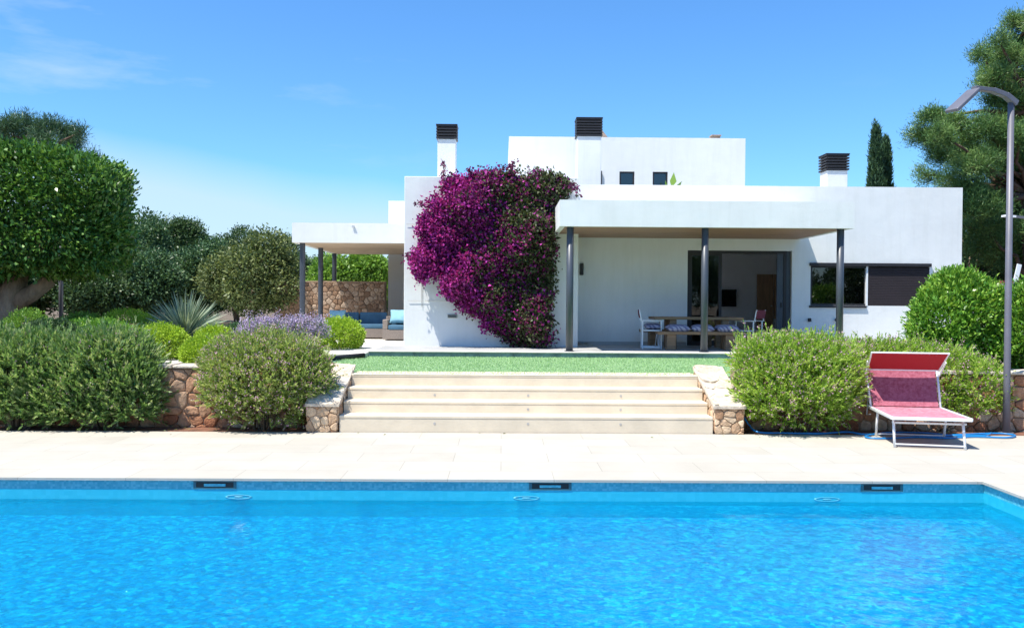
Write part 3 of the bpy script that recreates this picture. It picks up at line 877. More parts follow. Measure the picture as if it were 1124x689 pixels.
# wall lamps and meter plate
for (px, py, Y, wd, hh, nm) in ((635.8, 295.5, YW, .09, .30, 'wall_lamp'), (888, 351, YW, .07, .09, 'wall_lamp'), (917.2, 351, YW, .05, .07, 'wall_socket')):
    c = at(px, py, Y)
    x_ = c.x + (.06 if px < 640 else 0)
    MB().box(x_-wd/2, x_+wd/2, Y-.09, Y-.001, c.z-hh/2, c.z+hh/2).build(nm, M['black'], villa, bevel=.012)
c = at(496.5, 347, YL)
vp = MB().box(c.x-.12, c.x+.12, YL-.03, YL-.001, c.z-.045, c.z+.045).build('vent_grille', M['steel'], villa, bevel=.006)
g = MB()
for k in range(4): g.box(c.x-.105, c.x+.105, YL-.036, YL-.031, c.z-.034+k*.018, c.z-.022+k*.018)
g.build('slats', M['black'], vp)

# rubble wall of the left terrace
def garden_stone():
    Y = 29.0; x0 = X_(301.5, 330, Y); x1 = -3.92
    zt_ = Z_(360, 309.5, Y)
    t = thing('garden_wall', ((x0+x1)/2, Y, ZP), 'tan rubble stone wall behind the blue outdoor sofa', 'wall')
    MB().box(x0, x1, Y, Y+.4, ZP-.1, zt_-.02).build('core', M['mortar'], t)
    rs = random.Random(5); mb = MB(); rn = []
    stone_face(mb, rn, rs, (x0, Y, ZP-.05), (1, 0, 0), (0, 0, 1), (0, -1, 0), x1-x0, zt_-ZP+.03, .20, .15, .010, .045)
    stone_face(mb, rn, rs, (x0, Y, ZP-.05), (0, 1, 0), (0, 0, 1), (-1, 0, 0), .4, zt_-ZP+.03, .20, .15, .010, .045)
    mb.build('stone_facing', M['stone_grey'], t, rnd=rn)
    MB().box(x0-.02, x1, Y-.03, Y+.43, zt_-.02, zt_+.03).build('coping', M['mortar'], t, bevel=.012)
garden_stone()
# boundary wall far right
yb_ = 25.5
bx0 = X_(1068, 330, yb_)
bz = Z_(1100, 309, yb_)
bw = thing('boundary_wall', (bx0+4, yb_, .78), 'white rendered boundary wall with a brown coping right of the villa', 'wall')
MB().box(bx0, bx0+14, yb_, yb_+.25, .6, bz-.06).build('wall', M['plaster'], bw)
MB().box(X_(1100, 330, yb_), bx0+14.04, yb_-.04, yb_+.29, bz-.058, bz+.03).build('coping', M['brown_cap'], bw)

# ================================================================== BOUGAINVILLEA
def bougainvillea():
    rng = np.random.default_rng(77)
    out = [(492, 193), (515, 190), (545, 186), (575, 187), (600, 189), (620, 193), (628, 201), (624, 213), (611, 223), (609, 250),
           (611, 285), (607, 320), (606, 350), (608, 378), (585, 381), (560, 379), (553, 371), (532, 363), (527, 350), (505, 338), (498, 329),
           (483, 334), (482, 318), (487, 305), (480, 300), (463, 315), (450, 289), (450, 278), (460, 268), (458, 252), (466, 225), (480, 212)]
    pts = np.array([(at(x, y, YL-.35).x, at(x, y, YL-.35).z) for x, y in out])
    def inside(P):
        r = np.zeros(len(P), bool)
        for i in range(len(pts)):
            a = pts[i]; b = pts[(i+1) % len(pts)]
            c = ((a[1] > P[:, 1]) != (b[1] > P[:, 1])) & (P[:, 0] < (b[0]-a[0])*(P[:, 1]-a[1])/(b[1]-a[1]+1e-9)+a[0])
            r ^= c
        return r
    def edged(P):
        dm = np.full(len(P), 9.)
        for i in range(len(pts)):
            a = pts[i]; b = pts[(i+1) % len(pts)]; ab = b-a
            t = np.clip(((P-a)@ab)/(ab@ab), 0, 1)
            dm = np.minimum(dm, np.linalg.norm(P-(a+t[:, None]*ab), axis=1))
        return dm
    lo, hi = pts.min(0)-.1, pts.max(0)+.1
    # lumpy relief: random bulges
    bc = rng.uniform(lo, hi, size=(90, 2)); br = rng.uniform(.18, .42, 90); bh = rng.uniform(.05, .34, 90)
    n = 6500
    P = rng.uniform(lo, hi, size=(n*3, 2)); P = P + rng.normal(size=P.shape)*.04
    P = P[inside(P)]
    e0 = edged(P); hole = np.sin(P[:, 0]*9.3+1.7*np.sin(P[:, 1]*5.1))+np.sin(P[:, 1]*10.7+2.1*np.sin(P[:, 0]*4.3))
    P = P[(e0 > .07) & ((e0 > .42) | (hole > -.75) | (P[:, 0] > hi[0]-.6))][:n]; n = len(P)
    e = edged(P)
    th = .10 + .30*np.minimum(1, e/.6)**.8
    for c, r_, h_ in zip(bc, br, bh):
        d2 = ((P-c)**2).sum(1); th += h_*np.exp(-d2/(r_*r_))
    th = np.minimum(th, .95)*(.55+.45*np.minimum(1, e/.35))
    y = YL - th*np.clip(rng.beta(5, 1.2, n), .3, 1)
    C = np.stack([P[:, 0], y, P[:, 1]], 1)
    fx = (P[:, 0]-lo[0])/(hi[0]-lo[0]); fz = (P[:, 1]-lo[1])/(hi[1]-lo[1])
    nzv = np.sin(P[:, 0]*4.1+P[:, 1]*2.3)*.5+np.sin(P[:, 0]*7.7-P[:, 1]*6.1+1)*.5
    # magenta where it flowers (left), green and dull purple towards the right and foot
    pb = np.clip(1.12 - 1.35*fx + .22*nzv + .05*(1-fz), .06, .93)
    kind = rng.uniform(size=n)
    isb = kind < pb; isd = (~isb) & (kind < pb+.30-.20*fx); isl = ~(isb | isd)
    gx = pts[13]; base = (X_(585, 378, YL-.3), YL-.35, ZP)
    t = thing('bougainvillea', base, 'huge purple and magenta bougainvillea climbing the white villa wall', 'climbing plant')
    def grp(mask, per, L, W, mat, name, sp=.085):
        c = C[mask]; k = len(c)
        Q = np.repeat(c, per, 0)+rng.normal(size=(k*per, 3))*sp
        Q[:, 1] = np.minimum(Q[:, 1], YL-.02)
        D = rng.normal(size=(k*per, 3))*.8 + np.array([-.2, -.55, .35])
        quadmesh(name, leaves(rng, Q, D, L*rng.uniform(.6, 1.3, k*per), W, .25), mat, .5+np.repeat(rng.normal(0, .2, k), per)+rng.normal(0, .2, k*per), t)
    grp(isb, 13, .085, .07, M['bract'], 'magenta_bracts')
    grp(isd, 12, .08, .065, M['bract_dark'], 'purple_bracts')
    grp(isl, 13, .10, .06, M['leaf_bougain'], 'leaves')
    # long loose shoots
    tw = MB(); shp = []
    for (a, b, c) in (((548, 190), (556, 182), (570, 177)), ((520, 191), (516, 187), (513, 187)), ((625, 205), (631, 209), (638, 216)), ((622, 200), (630, 204), (634, 207)),
                      ((452, 285), (447, 282), (446, 278)), ((487, 196), (487, 186), (486, 178)), ((464, 226), (460, 222), (456, 224)), ((560, 188), (562, 184), (560, 180))):
        q = [at(*a, YL-.4), at(*b, YL-.45), at(*c, YL-.4)]
        tw.tube(q, .006, 5)
        for i in range(16):
            s_ = rng.uniform(0, 2); i0 = int(min(1, s_)); f_ = s_-i0
            shp.append(q[i0].lerp(q[i0+1], f_))
    stem = [(base[0]-.25+.1*math.sin(k*2), YL-.3+.03*k*.3, ZP-.05+k*.5) for k in range(6)]
    tw.tube(stem, [.05, .045, .04, .035, .03, .02], 7); tw.tube([(p[0]+.55-.1*i, p[1], p[2]) for i, p in enumerate(stem)], [.04, .04, .035, .03, .03, .02], 7)
    # dry climbing stem on the chimney
    q = [at(487.5, 200, 22.56), at(486, 192, 22.55), at(489, 184, 22.55), at(486.5, 178, 22.55)]
    tw.tube(q, .009, 5)
    for i in range(9):
        s_ = rng.uniform(0, 3); i0 = int(min(2, s_)); shp.append(q[i0].lerp(q[i0+1], s_-i0))
    struct(tw.build('stems', M['twig'], t), 'stuff')
    S = np.array([tuple(s_) for s_ in shp]); S = np.repeat(S, 3, 0)+rng.normal(size=(len(S)*3, 3))*.03
    quadmesh('loose_shoots', leaves(rng, S, rng.normal(size=S.shape), .07, .05), M['bract_dark'], rng.uniform(0, 1, len(S)), t)['kind'] = 'stuff'
bougainvillea()
wr = MB()
wr.tube([at(463, 250, YL-.02), at(463, 337, YL-.02)], .006, 5).tube([at(448, 330, YL-.025), at(505, 330, YL-.025)], .005, 5).tube([at(446, 246, YL-.025), at(470, 246, YL-.025)], .005, 5)
tag(wr.build('trellis_wire', M['steel'], loc=at(463, 337, YL-.02)), 'thin wires stretched on the white wall left of the bougainvillea', 'trellis wire')

# ================================================================== SHRUBS AND TREES
def shrub(name, lobes, ns, per, length, L, W, mat, label, cat, seed, base, flower=None, group=None, **kw):
    rng = np.random.default_rng(seed)
    t = thing(name, base, label, cat, group)
    V, rn, tips, d = sprigs(rng, lobes, ns, per, length, L, W, **kw)
    zmin = base[2]+.01
    V[:, 2] = np.maximum(V[:, 2], zmin)
    quadmesh('foliage', V, mat, rn, t)
    if flower:
        V, rn = blossoms(rng, tips, d, flower[1], flower[2], flower[3], flower[4])
        struct(quadmesh('flowers', V, flower[0], rn, t), 'stuff')
    st_ = MB(); rs = random.Random(seed)
    for k in range(14):
        l = rs.choice(lobes)
        p1 = Vector(l[0])+Vector((rs.uniform(-.5, .5)*l[1][0], rs.uniform(-.5, .5)*l[1][1], rs.uniform(-.2, .4)*l[1][2]))
        p0 = Vector((base[0]+(p1.x-base[0])*.25, base[1]+(p1.y-base[1])*.2, base[2]-.03))
        st_.tube([p0, p0.lerp(p1, .5)+Vector((0, 0, .05)), p1], [.018, .012, .006], 5)
    struct(st_.build('stems', M['twig'], t), 'stuff')
    return t
def L_(px, py, Y, rx, rz, ry=None):
    c = at(px, py, Y); s = Y/F
    return ((c.x, c.y, c.z), (rx*s, (ry if ry else rx*s*.8), rz*s))
# foreground left
shrub('shrub', [L_(20, 418, 13.5, 58, 44, .42), L_(-35, 418, 13.5, 55, 46, .42), L_(58, 440, 13.4, 34, 34, .3), L_(0, 392, 13.75, 44, 24, .5), L_(45, 395, 13.75, 34, 24, .45), L_(5, 448, 13.4, 50, 26, .3)],
      3300, 13, .21, .078, .024, M['leaf_olive'], 'dark green shrub at the far left edge behind the pool deck', 'shrub', 101, (X_(15, 470, 13.4), 13.4, 0), (M['petal_pink'], .06, 4, .022, .02), up=.8)
shrub('shrub', [L_(108, 420, 13.5, 58, 44, .42), L_(144, 420, 13.55, 30, 34, .4), L_(90, 448, 13.4, 44, 26, .3), L_(138, 446, 13.4, 34, 24, .3), L_(120, 392, 13.7, 46, 22, .5), L_(80, 400, 13.7, 30, 22, .4)],
      3500, 13, .21, .078, .024, M['leaf_olive'], 'tall green sprigged shrub left of the exposed stretch of red stone wall', 'shrub', 102, (X_(118, 470, 13.4), 13.4, 0), (M['petal_pink'], .08, 4, .022, .02), up=.8)
shrub('flowering_bush', [L_(292, 420, 13.4, 58, 42, .55), L_(262, 425, 13.4, 38, 34, .45), L_(330, 415, 13.5, 32, 32, .45), L_(290, 448, 13.38, 50, 26, .32), L_(285, 395, 13.6, 52, 26, .5), L_(250, 405, 13.6, 26, 24, .4), L_(325, 398, 13.6, 28, 22, .4)],
      4200, 13, .17, .060, .017, M['leaf_dusty'], 'dusty green bush with tiny pink flowers leaning on the left wing wall of the steps', 'shrub', 103, (X_(290, 472, 13.4), 13.4, 0), (M['petal_pink'], .42, 5, .025, .022), up=.7)
shrub('flowering_bush', [L_(880, 425, 13.35, 60, 44, .55), L_(848, 430, 13.35, 36, 36, .5), L_(912, 425, 13.5, 30, 38, .4), L_(880, 398, 13.5, 52, 26, .5), L_(838, 398, 13.5, 30, 24, .4), L_(915, 402, 13.6, 28, 22, .4), L_(874, 450, 13.38, 54, 26, .32)],
      4300, 13, .19, .066, .019, M['leaf_fresh'], 'fresh green bush with tiny pink flowers between the right wing wall and the lounger', 'shrub', 104, (X_(880, 474, 13.4), 13.4, 0), (M['petal_pink'], .38, 5, .026, .022), up=.7)
shrub('flowering_bush', [L_(990, 410, 14.15, 48, 32, .35), L_(1040, 420, 14.0, 44, 34, .35), L_(1070, 430, 13.8, 32, 34, .35), L_(950, 406, 14.15, 34, 28, .35), L_(1040, 445, 13.85, 40, 24, .25)],
      3300, 13, .17, .060, .018, M['leaf_fresh'], 'pink-flowered bush directly behind the red lounger', 'shrub', 105, (X_(1025, 470, 13.6), 13.55, 0), (M['petal_pink'], .38, 5, .026, .022), up=.6)
shrub('flowering_bush', [L_(975, 396, 15.6, 26, 12, .5), L_(945, 398, 15.6, 28, 14, .5), L_(1010, 400, 15.6, 26, 12, .4)],
      1500, 14, .17, .046, .013, M['leaf_dusty'], 'low hazy bush above the retaining wall between the window and the lounger shade', 'shrub', 106, (X_(965, 410, 15.6), 15.6, .78), (M['petal_pink'], .6, 5, .030, .024), up=.6)

def dense(name, lobes, ncl, per, spread, L, W, mat, label, cat, seed, base, group=None, stem=True, **kw):
    rng = np.random.default_rng(seed)
    t = thing(name, base, label, cat, group)
    V, rn = clumpy(rng, lobes, ncl, per, spread, L, W, **kw)
    V[:, 2] = np.maximum(V[:, 2], base[2])
    quadmesh('foliage', V, mat, rn, t)
    if stem:
        s = MB(); rs = random.Random(seed)
        for k in range(8):
            l = rs.choice(lobes); p1 = Vector(l[0]); p0 = Vector((base[0]+(p1.x-base[0])*.3+rs.uniform(-.05, .05), base[1]+rs.uniform(-.05, .05), base[2]-.05))
            s.tube([p0, p0.lerp(p1, .6), p1+Vector((rs.uniform(-.3, .3)*l[1][0], rs.uniform(-.3, .3)*l[1][1], .2*l[1][2]))], [.03, .02, .008], 5)
        struct(s.build('stems', M['twig'], t), 'stuff')
    return t
# clipped lime balls and low shrubs of the left garden
def ball(px, pytop, Y, rpx, mat, label, seed, zb=.79, name='clipped_ball_shrub', cat='shrub', wid=1.0, **kw):
    s = Y/F; c = at(px, pytop, Y); r = rpx*s; h = (c.z-zb)
    lobes = [((c.x, Y, zb+h*.45), (r*wid, r, h*.55)), ((c.x-r*.3, Y-.1, zb+h*.4), (r*.7, r*.8, h*.42)), ((c.x+r*.3, Y+.1, zb+h*.42), (r*.7, r*.8, h*.45))]
    return dense(name, lobes, kw.pop('ncl', 1100), 9, .035, .045, .028, mat, label, cat, seed, (c.x, Y, zb), up=.5, rand=.6, inner=.8, low=-.8, **kw)
ball(176, 357, 17.6, 27, M['leaf_lime'], 'rounded lime green shrub just left of the pale gravel path, half in shade', 201, ncl=1600)
ball(236, 359, 18.4, 20, M['leaf_lime'], 'small rounded lime green shrub right of the spiky plant', 202)
ball(233, 370, 16.3, 30, M['leaf_lime'], 'broad lime green shrub just above the left retaining wall, right of the gravel path', 203, ncl=1700)
ball(373, 350, 20.0, 24, M['leaf_lime'], 'round lime green ball shrub in front of the blue sofa', 204, zb=.88, ncl=1500)
ball(100, 352, 18.0, 50, M['leaf_glossy'], 'wide mid-green shrub in the shade under the clipped tree', 205, name='low_shrub', ncl=2200)
ball(30, 341, 17.5, 24, M['leaf_bush'], 'bright green leafy shrub beside the trunk of the clipped tree', 206, name='low_shrub')
ball(140, 341, 21.5, 32, M['leaf_lime'], 'light green shrub behind the shaded ball, left of the spiky plant', 207, name='low_shrub', ncl=1600)
ball(90, 345, 21.5, 28, M['leaf_bush'], 'leafy green shrub in the middle of the left garden beside the thin post', 208, name='low_shrub', ncl=1500)
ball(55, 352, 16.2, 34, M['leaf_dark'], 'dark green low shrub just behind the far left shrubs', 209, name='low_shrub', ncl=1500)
ball(265, 356, 19.5, 24, M['leaf_bluegreen'], 'grey-green low shrub left of the lilac flowers', 210, name='low_shrub')
shrub('lavender_bush', [L_(310, 368, 17.2, 38, 11, .4), L_(285, 366, 17.4, 20, 9, .35), L_(335, 366, 17.3, 22, 11, .35)],
      1300, 10, .16, .045, .009, M['leaf_bluegreen'], 'low bush topped with pale lilac flowers behind the dusty bush', 'flower bush', 211, (X_(308, 385, 17.2), 17.2, .79), (M['petal_lilac'], .95, 7, .03, .03), up=1.2)
# yucca
def yucca():
    rng = np.random.default_rng(9); c = at(203, 365, 21.0); n = 420
    u = rng.uniform(-.15, 1, n); th = rng.uniform(0, 2*np.pi, n); r = np.sqrt(1-u*u)
    D = np.stack([r*np.cos(th), r*np.sin(th), u+.15], 1); p = np.tile([c.x, 21.0, 1.05], (n, 1))+D*.08
    t = thing('spiky_plant', (c.x, 21, .79), 'silvery spiky rosette plant with long thin blades beside the gravel path', 'plant')
    D = unit(D); L = 1.08*rng.uniform(.75, 1.1, n); s = unit(np.cross(D, rng.normal(size=(n, 3))))*.019
    V = np.empty((n*2, 4, 3)); mid = p+D*(L*.55)[:, None]; tip = p+D*L[:, None]-np.array([0, 0, 1])*(.10*L*r)[:, None]
    V[:n, 0] = p-s; V[:n, 1] = p+s; V[:n, 2] = mid+s*1.1; V[:n, 3] = mid-s*1.1
    V[n:, 0] = mid-s*1.1; V[n:, 1] = mid+s*1.1; V[n:, 2] = tip+s*.12; V[n:, 3] = tip-s*.12
    rn = rng.uniform(0, 1, n)
    quadmesh('blades', V.reshape(-1, 3), M['yucca'], np.concatenate([rn, rn]), t)
    MB().tube([(c.x, 21, .76), (c.x, 21, 1.1)], [.12, .09], 9).build('trunk', M['bark'], t)
yucca()
# garden kerb stone by the path
c = atz(211, 381, .8)
tag(MB().box(c.x-.14, c.x+.14, c.y-.1, c.y+.1, .78, .93).build('kerb_stone', M['pale_paving'], loc=(c.x, c.y, .78), bevel=.01), 'pale block standing at the foot of the spiky plant by the gravel path', 'stone block')
c = atz(366, 392, .82)
tag(MB().tube([atz(362, 394, .82), atz(372, 392.5, .83), atz(380, 391.5, .84), atz(400, 389.8, .86)], .05, 8).build('black_mat_roll', M['black'], loc=c, smooth=True), 'black rolled edging strip lying along the left edge of the lawn', 'edging strip')

# clipped broad tree on the left
def branches(mb, base, tips, r0, rs, wob=.15):
    for tp in tips:
        b = Vector(base); t_ = Vector(tp); pts_ = []
        for k in range(6):
            f_ = k/5; p = b.lerp(t_, f_)
            if 0 < k < 5: p += Vector((rs.uniform(-wob, wob), rs.uniform(-wob, wob), rs.uniform(-wob, wob)*.5))
            pts_.append(p)
        mb.tube(pts_, [r0*(1-.8*k/5)+.01 for k in range(6)], 8)
def clipped_tree():
    Y = 20.0; rng = np.random.default_rng(31)
    xr_ = X_(143, 230, Y+1.0); ztp = Z_(90, 163, Y-1.2); zbt = Z_(60, 297, Y)
    cx = xr_-3.3; cz = (ztp+zbt)/2; hz = (ztp-zbt)/2
    base = (X_(5, 360, Y), Y, .79)
    t = thing('clipped_tree', base, 'broad flat-topped clipped evergreen tree with thick forked trunk on the left', 'tree')
    lob = [((cx, Y, cz), (3.3, 1.35, hz))]
    V1, r1 = clumpy(rng, lob, 9500, 7, .08, .13, .065, power=7.0, up=.15, rand=.75, inner=.86, tone=.5)
    lob2 = [((cx-.6, Y, cz+.15), (2.9, 1.2, hz*.97)), ((cx+1.2, Y-.3, cz-hz*.3), (1.9, 1.0, hz*.7)), ((cx-1.5, Y-.4, cz-.1), (1.6, 1.0, hz*.95))]
    V2, r2 = clumpy(rng, lob2, 2500, 7, .12, .14, .07, power=3., up=.15, rand=.9, inner=.8, tone=.5)
    V = np.concatenate([V1, V2]); rn = np.concatenate([r1, r2])
    # gentle waviness of the sheared faces
    V[:, 2] += .06*np.sin(V[:, 0]*2.3+V[:, 1])+.05*np.sin(V[:, 0]*5.1)
    V[:, 0] += .07*np.sin(V[:, 2]*3.1+V[:, 1]*2)
    quadmesh('crown', V, M['leaf_clipped'], rn, t)
    s = MB(); rs = random.Random(4)
    fork = at(12, 326, Y)
    s.tube([(base[0]-.1, Y, .7), (base[0]-.02, Y, 1.3), tuple(fork), tuple(at(22, 300, Y))], [.42, .34, .30, .18], 14)
    s.tube([tuple(fork+Vector((.0, 0, -.15))), at(35, 322, Y), at(52, 310, Y), at(70, 285, Y)], [.25, .19, .16, .09], 12)
    s.tube([tuple(fork+Vector((.0, 0, -.1))), at(-15, 312, Y), at(-40, 285, Y)], [.25, .18, .1], 12)
    branches(s, at(22, 302, Y), [(cx+a, Y+b, cz+.3) for a, b in ((-1.5, 1), (.5, -1.2), (1.8, .8), (-2, -1))], .13, rs)
    s.build('trunk', M['bark'], t, smooth=True)
clipped_tree()

def tree(name, lobes, base, mat, barkm, label, seed, ncl, per, spread, L, W, trunk_r=.15, group=None, ntip=8, **kw):
    rng = np.random.default_rng(seed)
    t = thing(name, base, label, 'tree', group)
    V, rn = clumpy(rng, lobes, ncl, per, spread, L, W, **kw)
    quadmesh('crown', V, mat, rn, t)
    s = MB(); rs = random.Random(seed)
    cc = Vector((sum(l[0][0] for l in lobes)/len(lobes), sum(l[0][1] for l in lobes)/len(lobes), sum(l[0][2] for l in lobes)/len(lobes)))
    b = Vector(base); top = b.lerp(cc, .85)
    s.tube([b-Vector((0, 0, .1)), b.lerp(top, .4)+Vector((rs.uniform(-.1, .1), 0, 0)), top], [trunk_r, trunk_r*.8, trunk_r*.5], 9)
    for l in lobes[:ntip+1]:
        branches(s, b.lerp(top, rs.uniform(.45, 1)), [l[0]], trunk_r*.45, rs, .12)
    s.build('trunk', barkm, t, smooth=True)
    return t
def crown(px0, px1, pyt, pyb, Y, seed, n=9, rr=(.3, .5)):
    s = Y/F; c = at((px0+px1)/2, (pyt+pyb)/2, Y)
    r = ((px1-px0)/2*s, (px1-px0)/2*s*.9, (pyb-pyt)/2*s)
    return bumpy(seed, (c.x, Y, c.z), r, n, rr), (c.x, Y, .75)
# trees behind the left garden
TG = 'trees behind the garden on the left'
specs = [
    # px0 px1 ytop ybot Y mat kind label
    (140, 185, 244, 345, 38, 'leaf_bluegreen', 'pine-like pale green tree with a narrow top just right of the clipped tree'),
    (175, 232, 246, 350, 40, 'leaf_dark', 'dark rounded tree with the highest crown of the left background'),
    (135, 200, 282, 352, 31, 'leaf_bluegreen', 'grey-green bushy tree low beside the clipped crown'),
    (190, 262, 268, 352, 33, 'leaf_bluegreen', 'blue-green round tree in the middle of the left background'),
    (225, 330, 256, 352, 29, 'leaf_brownish', 'brownish olive tree with a ragged crown left of the terrace'),
    (290, 345, 280, 345, 40, 'leaf_dark', 'dark tree behind the end of the terrace roof'),
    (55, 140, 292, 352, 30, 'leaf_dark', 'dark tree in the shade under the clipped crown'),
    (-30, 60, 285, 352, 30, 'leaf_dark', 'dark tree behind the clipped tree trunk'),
    (222, 300, 252, 350, 44, 'leaf_dark', 'distant dark tree behind the brownish one'),
    (275, 338, 262, 345, 43, 'leaf_dark', 'dark tree behind the right side of the brownish tree'),
    (180, 245, 262, 350, 48, 'leaf_dark', 'most distant dark tree between the two slender pine tops'),
]
for i, (a, b, c, d, Y, m_, lab) in enumerate(specs):
    lob, base = crown(a, b, c, d, Y, 300+i, 11)
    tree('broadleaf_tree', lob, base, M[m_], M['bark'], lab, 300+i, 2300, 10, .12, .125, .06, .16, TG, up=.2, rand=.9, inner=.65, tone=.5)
# bright bushes seen between the terrace roof and the stone wall
for i, (a, b, c, d, Y, lab) in enumerate(((335, 385, 282, 345, 33, 'bright green tree over the stone wall behind the terrace columns'), (378, 432, 280, 345, 33.5, 'bright leafy tree over the right end of the terrace stone wall'))):
    lob, base = crown(a, b, c, d, Y, 330+i, 8)
    tree('broadleaf_tree', lob, base, M['leaf_bush'], M['bark'], lab, 330+i, 1500, 9, .10, .15, .08, .12, None, up=.2, rand=.9, inner=.65, tone=.5)
# dark far wood closing the view
rs = random.Random(8)
BG = 'trees of the far wood'
protos = []
for k in range(3):
    lob = bumpy(400+k, (0, 0, 3.6), (3.0, 3.0, 2.8), 10)
    p = tree('wood_tree', lob, (0, 0, 0), M['leaf_dark'], M['bark'], 'dark tree of the dense wood closing the view', 400+k, 2200, 9, .20, .22, .11, .2, BG, up=.2, rand=.9, inner=.65, tone=.5)
    protos.append(p)
far = []
xv = -34.
while xv < 42:
    if not (-5 < xv < 12): far.append((xv+rs.uniform(-.8, .8), 47+rs.uniform(-3, 5)))
    xv += 3.6
far += [(17+rs.uniform(0, 1), 39), (20.5, 38), (24, 40), (28, 39), (-16, -15), (-11, -17), (-6, -16), (-1, -15), (4, -16), (9, -15), (14, -16), (19, -15), (25, -16), (-13, 37), (-17, 36), (-21, 36), (-25, 37)]
for i, (x, y) in enumerate(far):
    o = protos[i] if i < 3 else copy_tree(protos[i % 3])
    o.location = (x, y, .75); o.rotation_euler.z = rs.uniform(0, 6.28); s = rs.uniform(.72, .98)*(.6 if -17 < x < -4 and y > 30 else 1); o.scale = (s, s, s*rs.uniform(.85, 1.0))

# pines
def pine(name_label, tufts, base, trunkpts, seed, mat, tuftn=120, L=.26, W=.03, group=None, rad=.2):
    rng = np.random.default_rng(seed); rs = random.Random(seed)
    t = thing('pine_tree', base, name_label, 'tree', group)
    s = MB(); s.tube(trunkpts, [rad*(1-.75*k/(len(trunkpts)-1)) for k in range(len(trunkpts))], 10)
    Vs = []; Rs = []
    for (c, r, ntu) in tufts:
        c = np.array(c); 
        # limb to this cluster
        tp = min(trunkpts, key=lambda q: (q[2]-(c[2]-.8))**2+.05*((q[0]-c[0])**2))
        branches(s, tp, [tuple(c)], rad*.28, rs, .2)
        k = ntu; u = unit(rng.normal(size=(k, 3))); q = c+u*np.array(r)*(rng.uniform(.25, 1.05, k)[:, None])
        for j in rng.choice(k, size=min(k, 7), replace=False):
            s.tube([tuple(c), tuple((c+q[j])/2+np.array([0, 0, -.05])), tuple(q[j])], [.03, .02, .008], 5)
        per = tuftn//10
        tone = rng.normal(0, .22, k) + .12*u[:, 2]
        P = np.repeat(q, per*3, 0)+rng.normal(size=(k*per*3, 3))*.13
        D = rng.normal(size=(k*per*3, 3))*.8+np.repeat(u, per*3, 0)*.7+np.array([0, 0, .7])
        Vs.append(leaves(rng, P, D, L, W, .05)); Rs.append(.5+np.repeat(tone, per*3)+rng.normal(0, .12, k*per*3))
    quadmesh('crown', np.concatenate(Vs), mat, np.concatenate(Rs), t)
    s.build('trunk', M['bark_pine'], t, smooth=True)
def cl(px, py, Y, r, n): 
    c = at(px, py, Y); return ((c.x, Y, c.z), (r*Y/F, r*Y/F*1.1, r*Y/F*.62), n)
YR = 31.0
bs_ = at(1128, 345, YR)
tuf = []
rs = random.Random(17)
for (px, py, r, n) in ((1024, 128, 15, 40), (1008, 148, 13, 30), (1026, 155, 18, 45), (1048, 135, 16, 38), (1040, 170, 20, 55), (1018, 192, 12, 20), (1060, 155, 20, 50), (1085, 140, 20, 50), (1075, 180, 24, 70), (1050, 200, 22, 55),
                       (1078, 60, 13, 26), (1092, 85, 18, 45), (1084, 95, 14, 26), (1108, 60, 16, 40), (1116, 25, 15, 36), (1126, 55, 22, 55), (1110, 105, 22, 60), (1130, 95, 25, 60), (1112, 150, 26, 75), (1140, 140, 30, 70),
                       (1100, 205, 28, 80), (1070, 225, 24, 60), (1130, 200, 30, 80), (1085, 250, 26, 60), (1115, 255, 28, 70), (1145, 20, 20, 40), (1160, 80, 26, 50), (1165, 170, 30, 60), (1090, 110, 12, 20), (1066, 212, 20, 40), (1140, 250, 28, 60), (1100, 130, 24, 60), (1120, 175, 28, 70), (1095, 165, 24, 60), (1085, 225, 26, 60), (1120, 230, 28, 60), (1100, 280, 30, 60), (1075, 270, 24, 40), (1035, 150, 16, 40), (1060, 175, 20, 50), (1096, 45, 10, 16)):
    tuf.append(cl(px, py, YR+rs.uniform(-1.6, 1.6), r, n))
for k in range(16):
    tuf.append(cl(rs.uniform(1085, 1165), 40+k*16, YR+rs.uniform(.5, 2.5), rs.uniform(20, 28), 55))
pine('tall spreading green pine rising behind the right end of the villa', tuf, (bs_.x, YR, .75), [(bs_.x, YR, .7), (bs_.x+.1, YR, 3), (bs_.x-.1, YR, 6), (bs_.x+.1, YR, 9), (bs_.x+.2, YR, 12.4)], 51, M['leaf_pine'], 260, .17, .020, None, .32)
YR = 33.0
bs_ = at(42, 345, YR); tuf = []
for (px, py, r, n) in ((12, 140, 13, 34), (28, 136, 11, 26), (45, 145, 12, 28), (58, 137, 10, 22), (72, 145, 11, 26), (84, 155, 9, 18), (88, 142, 6, 9), (22, 158, 20, 40), (50, 162, 20, 40), (75, 168, 16, 30), (0, 150, 16, 30), (-20, 155, 18, 30), (101, 172, 6, 10)):
    k_ = cl(px, py+2, YR+rs.uniform(-1, 1), r, int(n*1.2))
    tuf.append((k_[0], (k_[1][0]*.75, k_[1][1], k_[1][2]*1.7), k_[2]))
pine('dark pine showing above the clipped tree on the left', tuf, (bs_.x, YR, .75), [(bs_.x, YR, .7), (bs_.x, YR, 4), (bs_.x, YR, 6.5), (bs_.x, YR, 7.2)], 52, M['leaf_pinedark'], 160, .24, .022, None, .25)
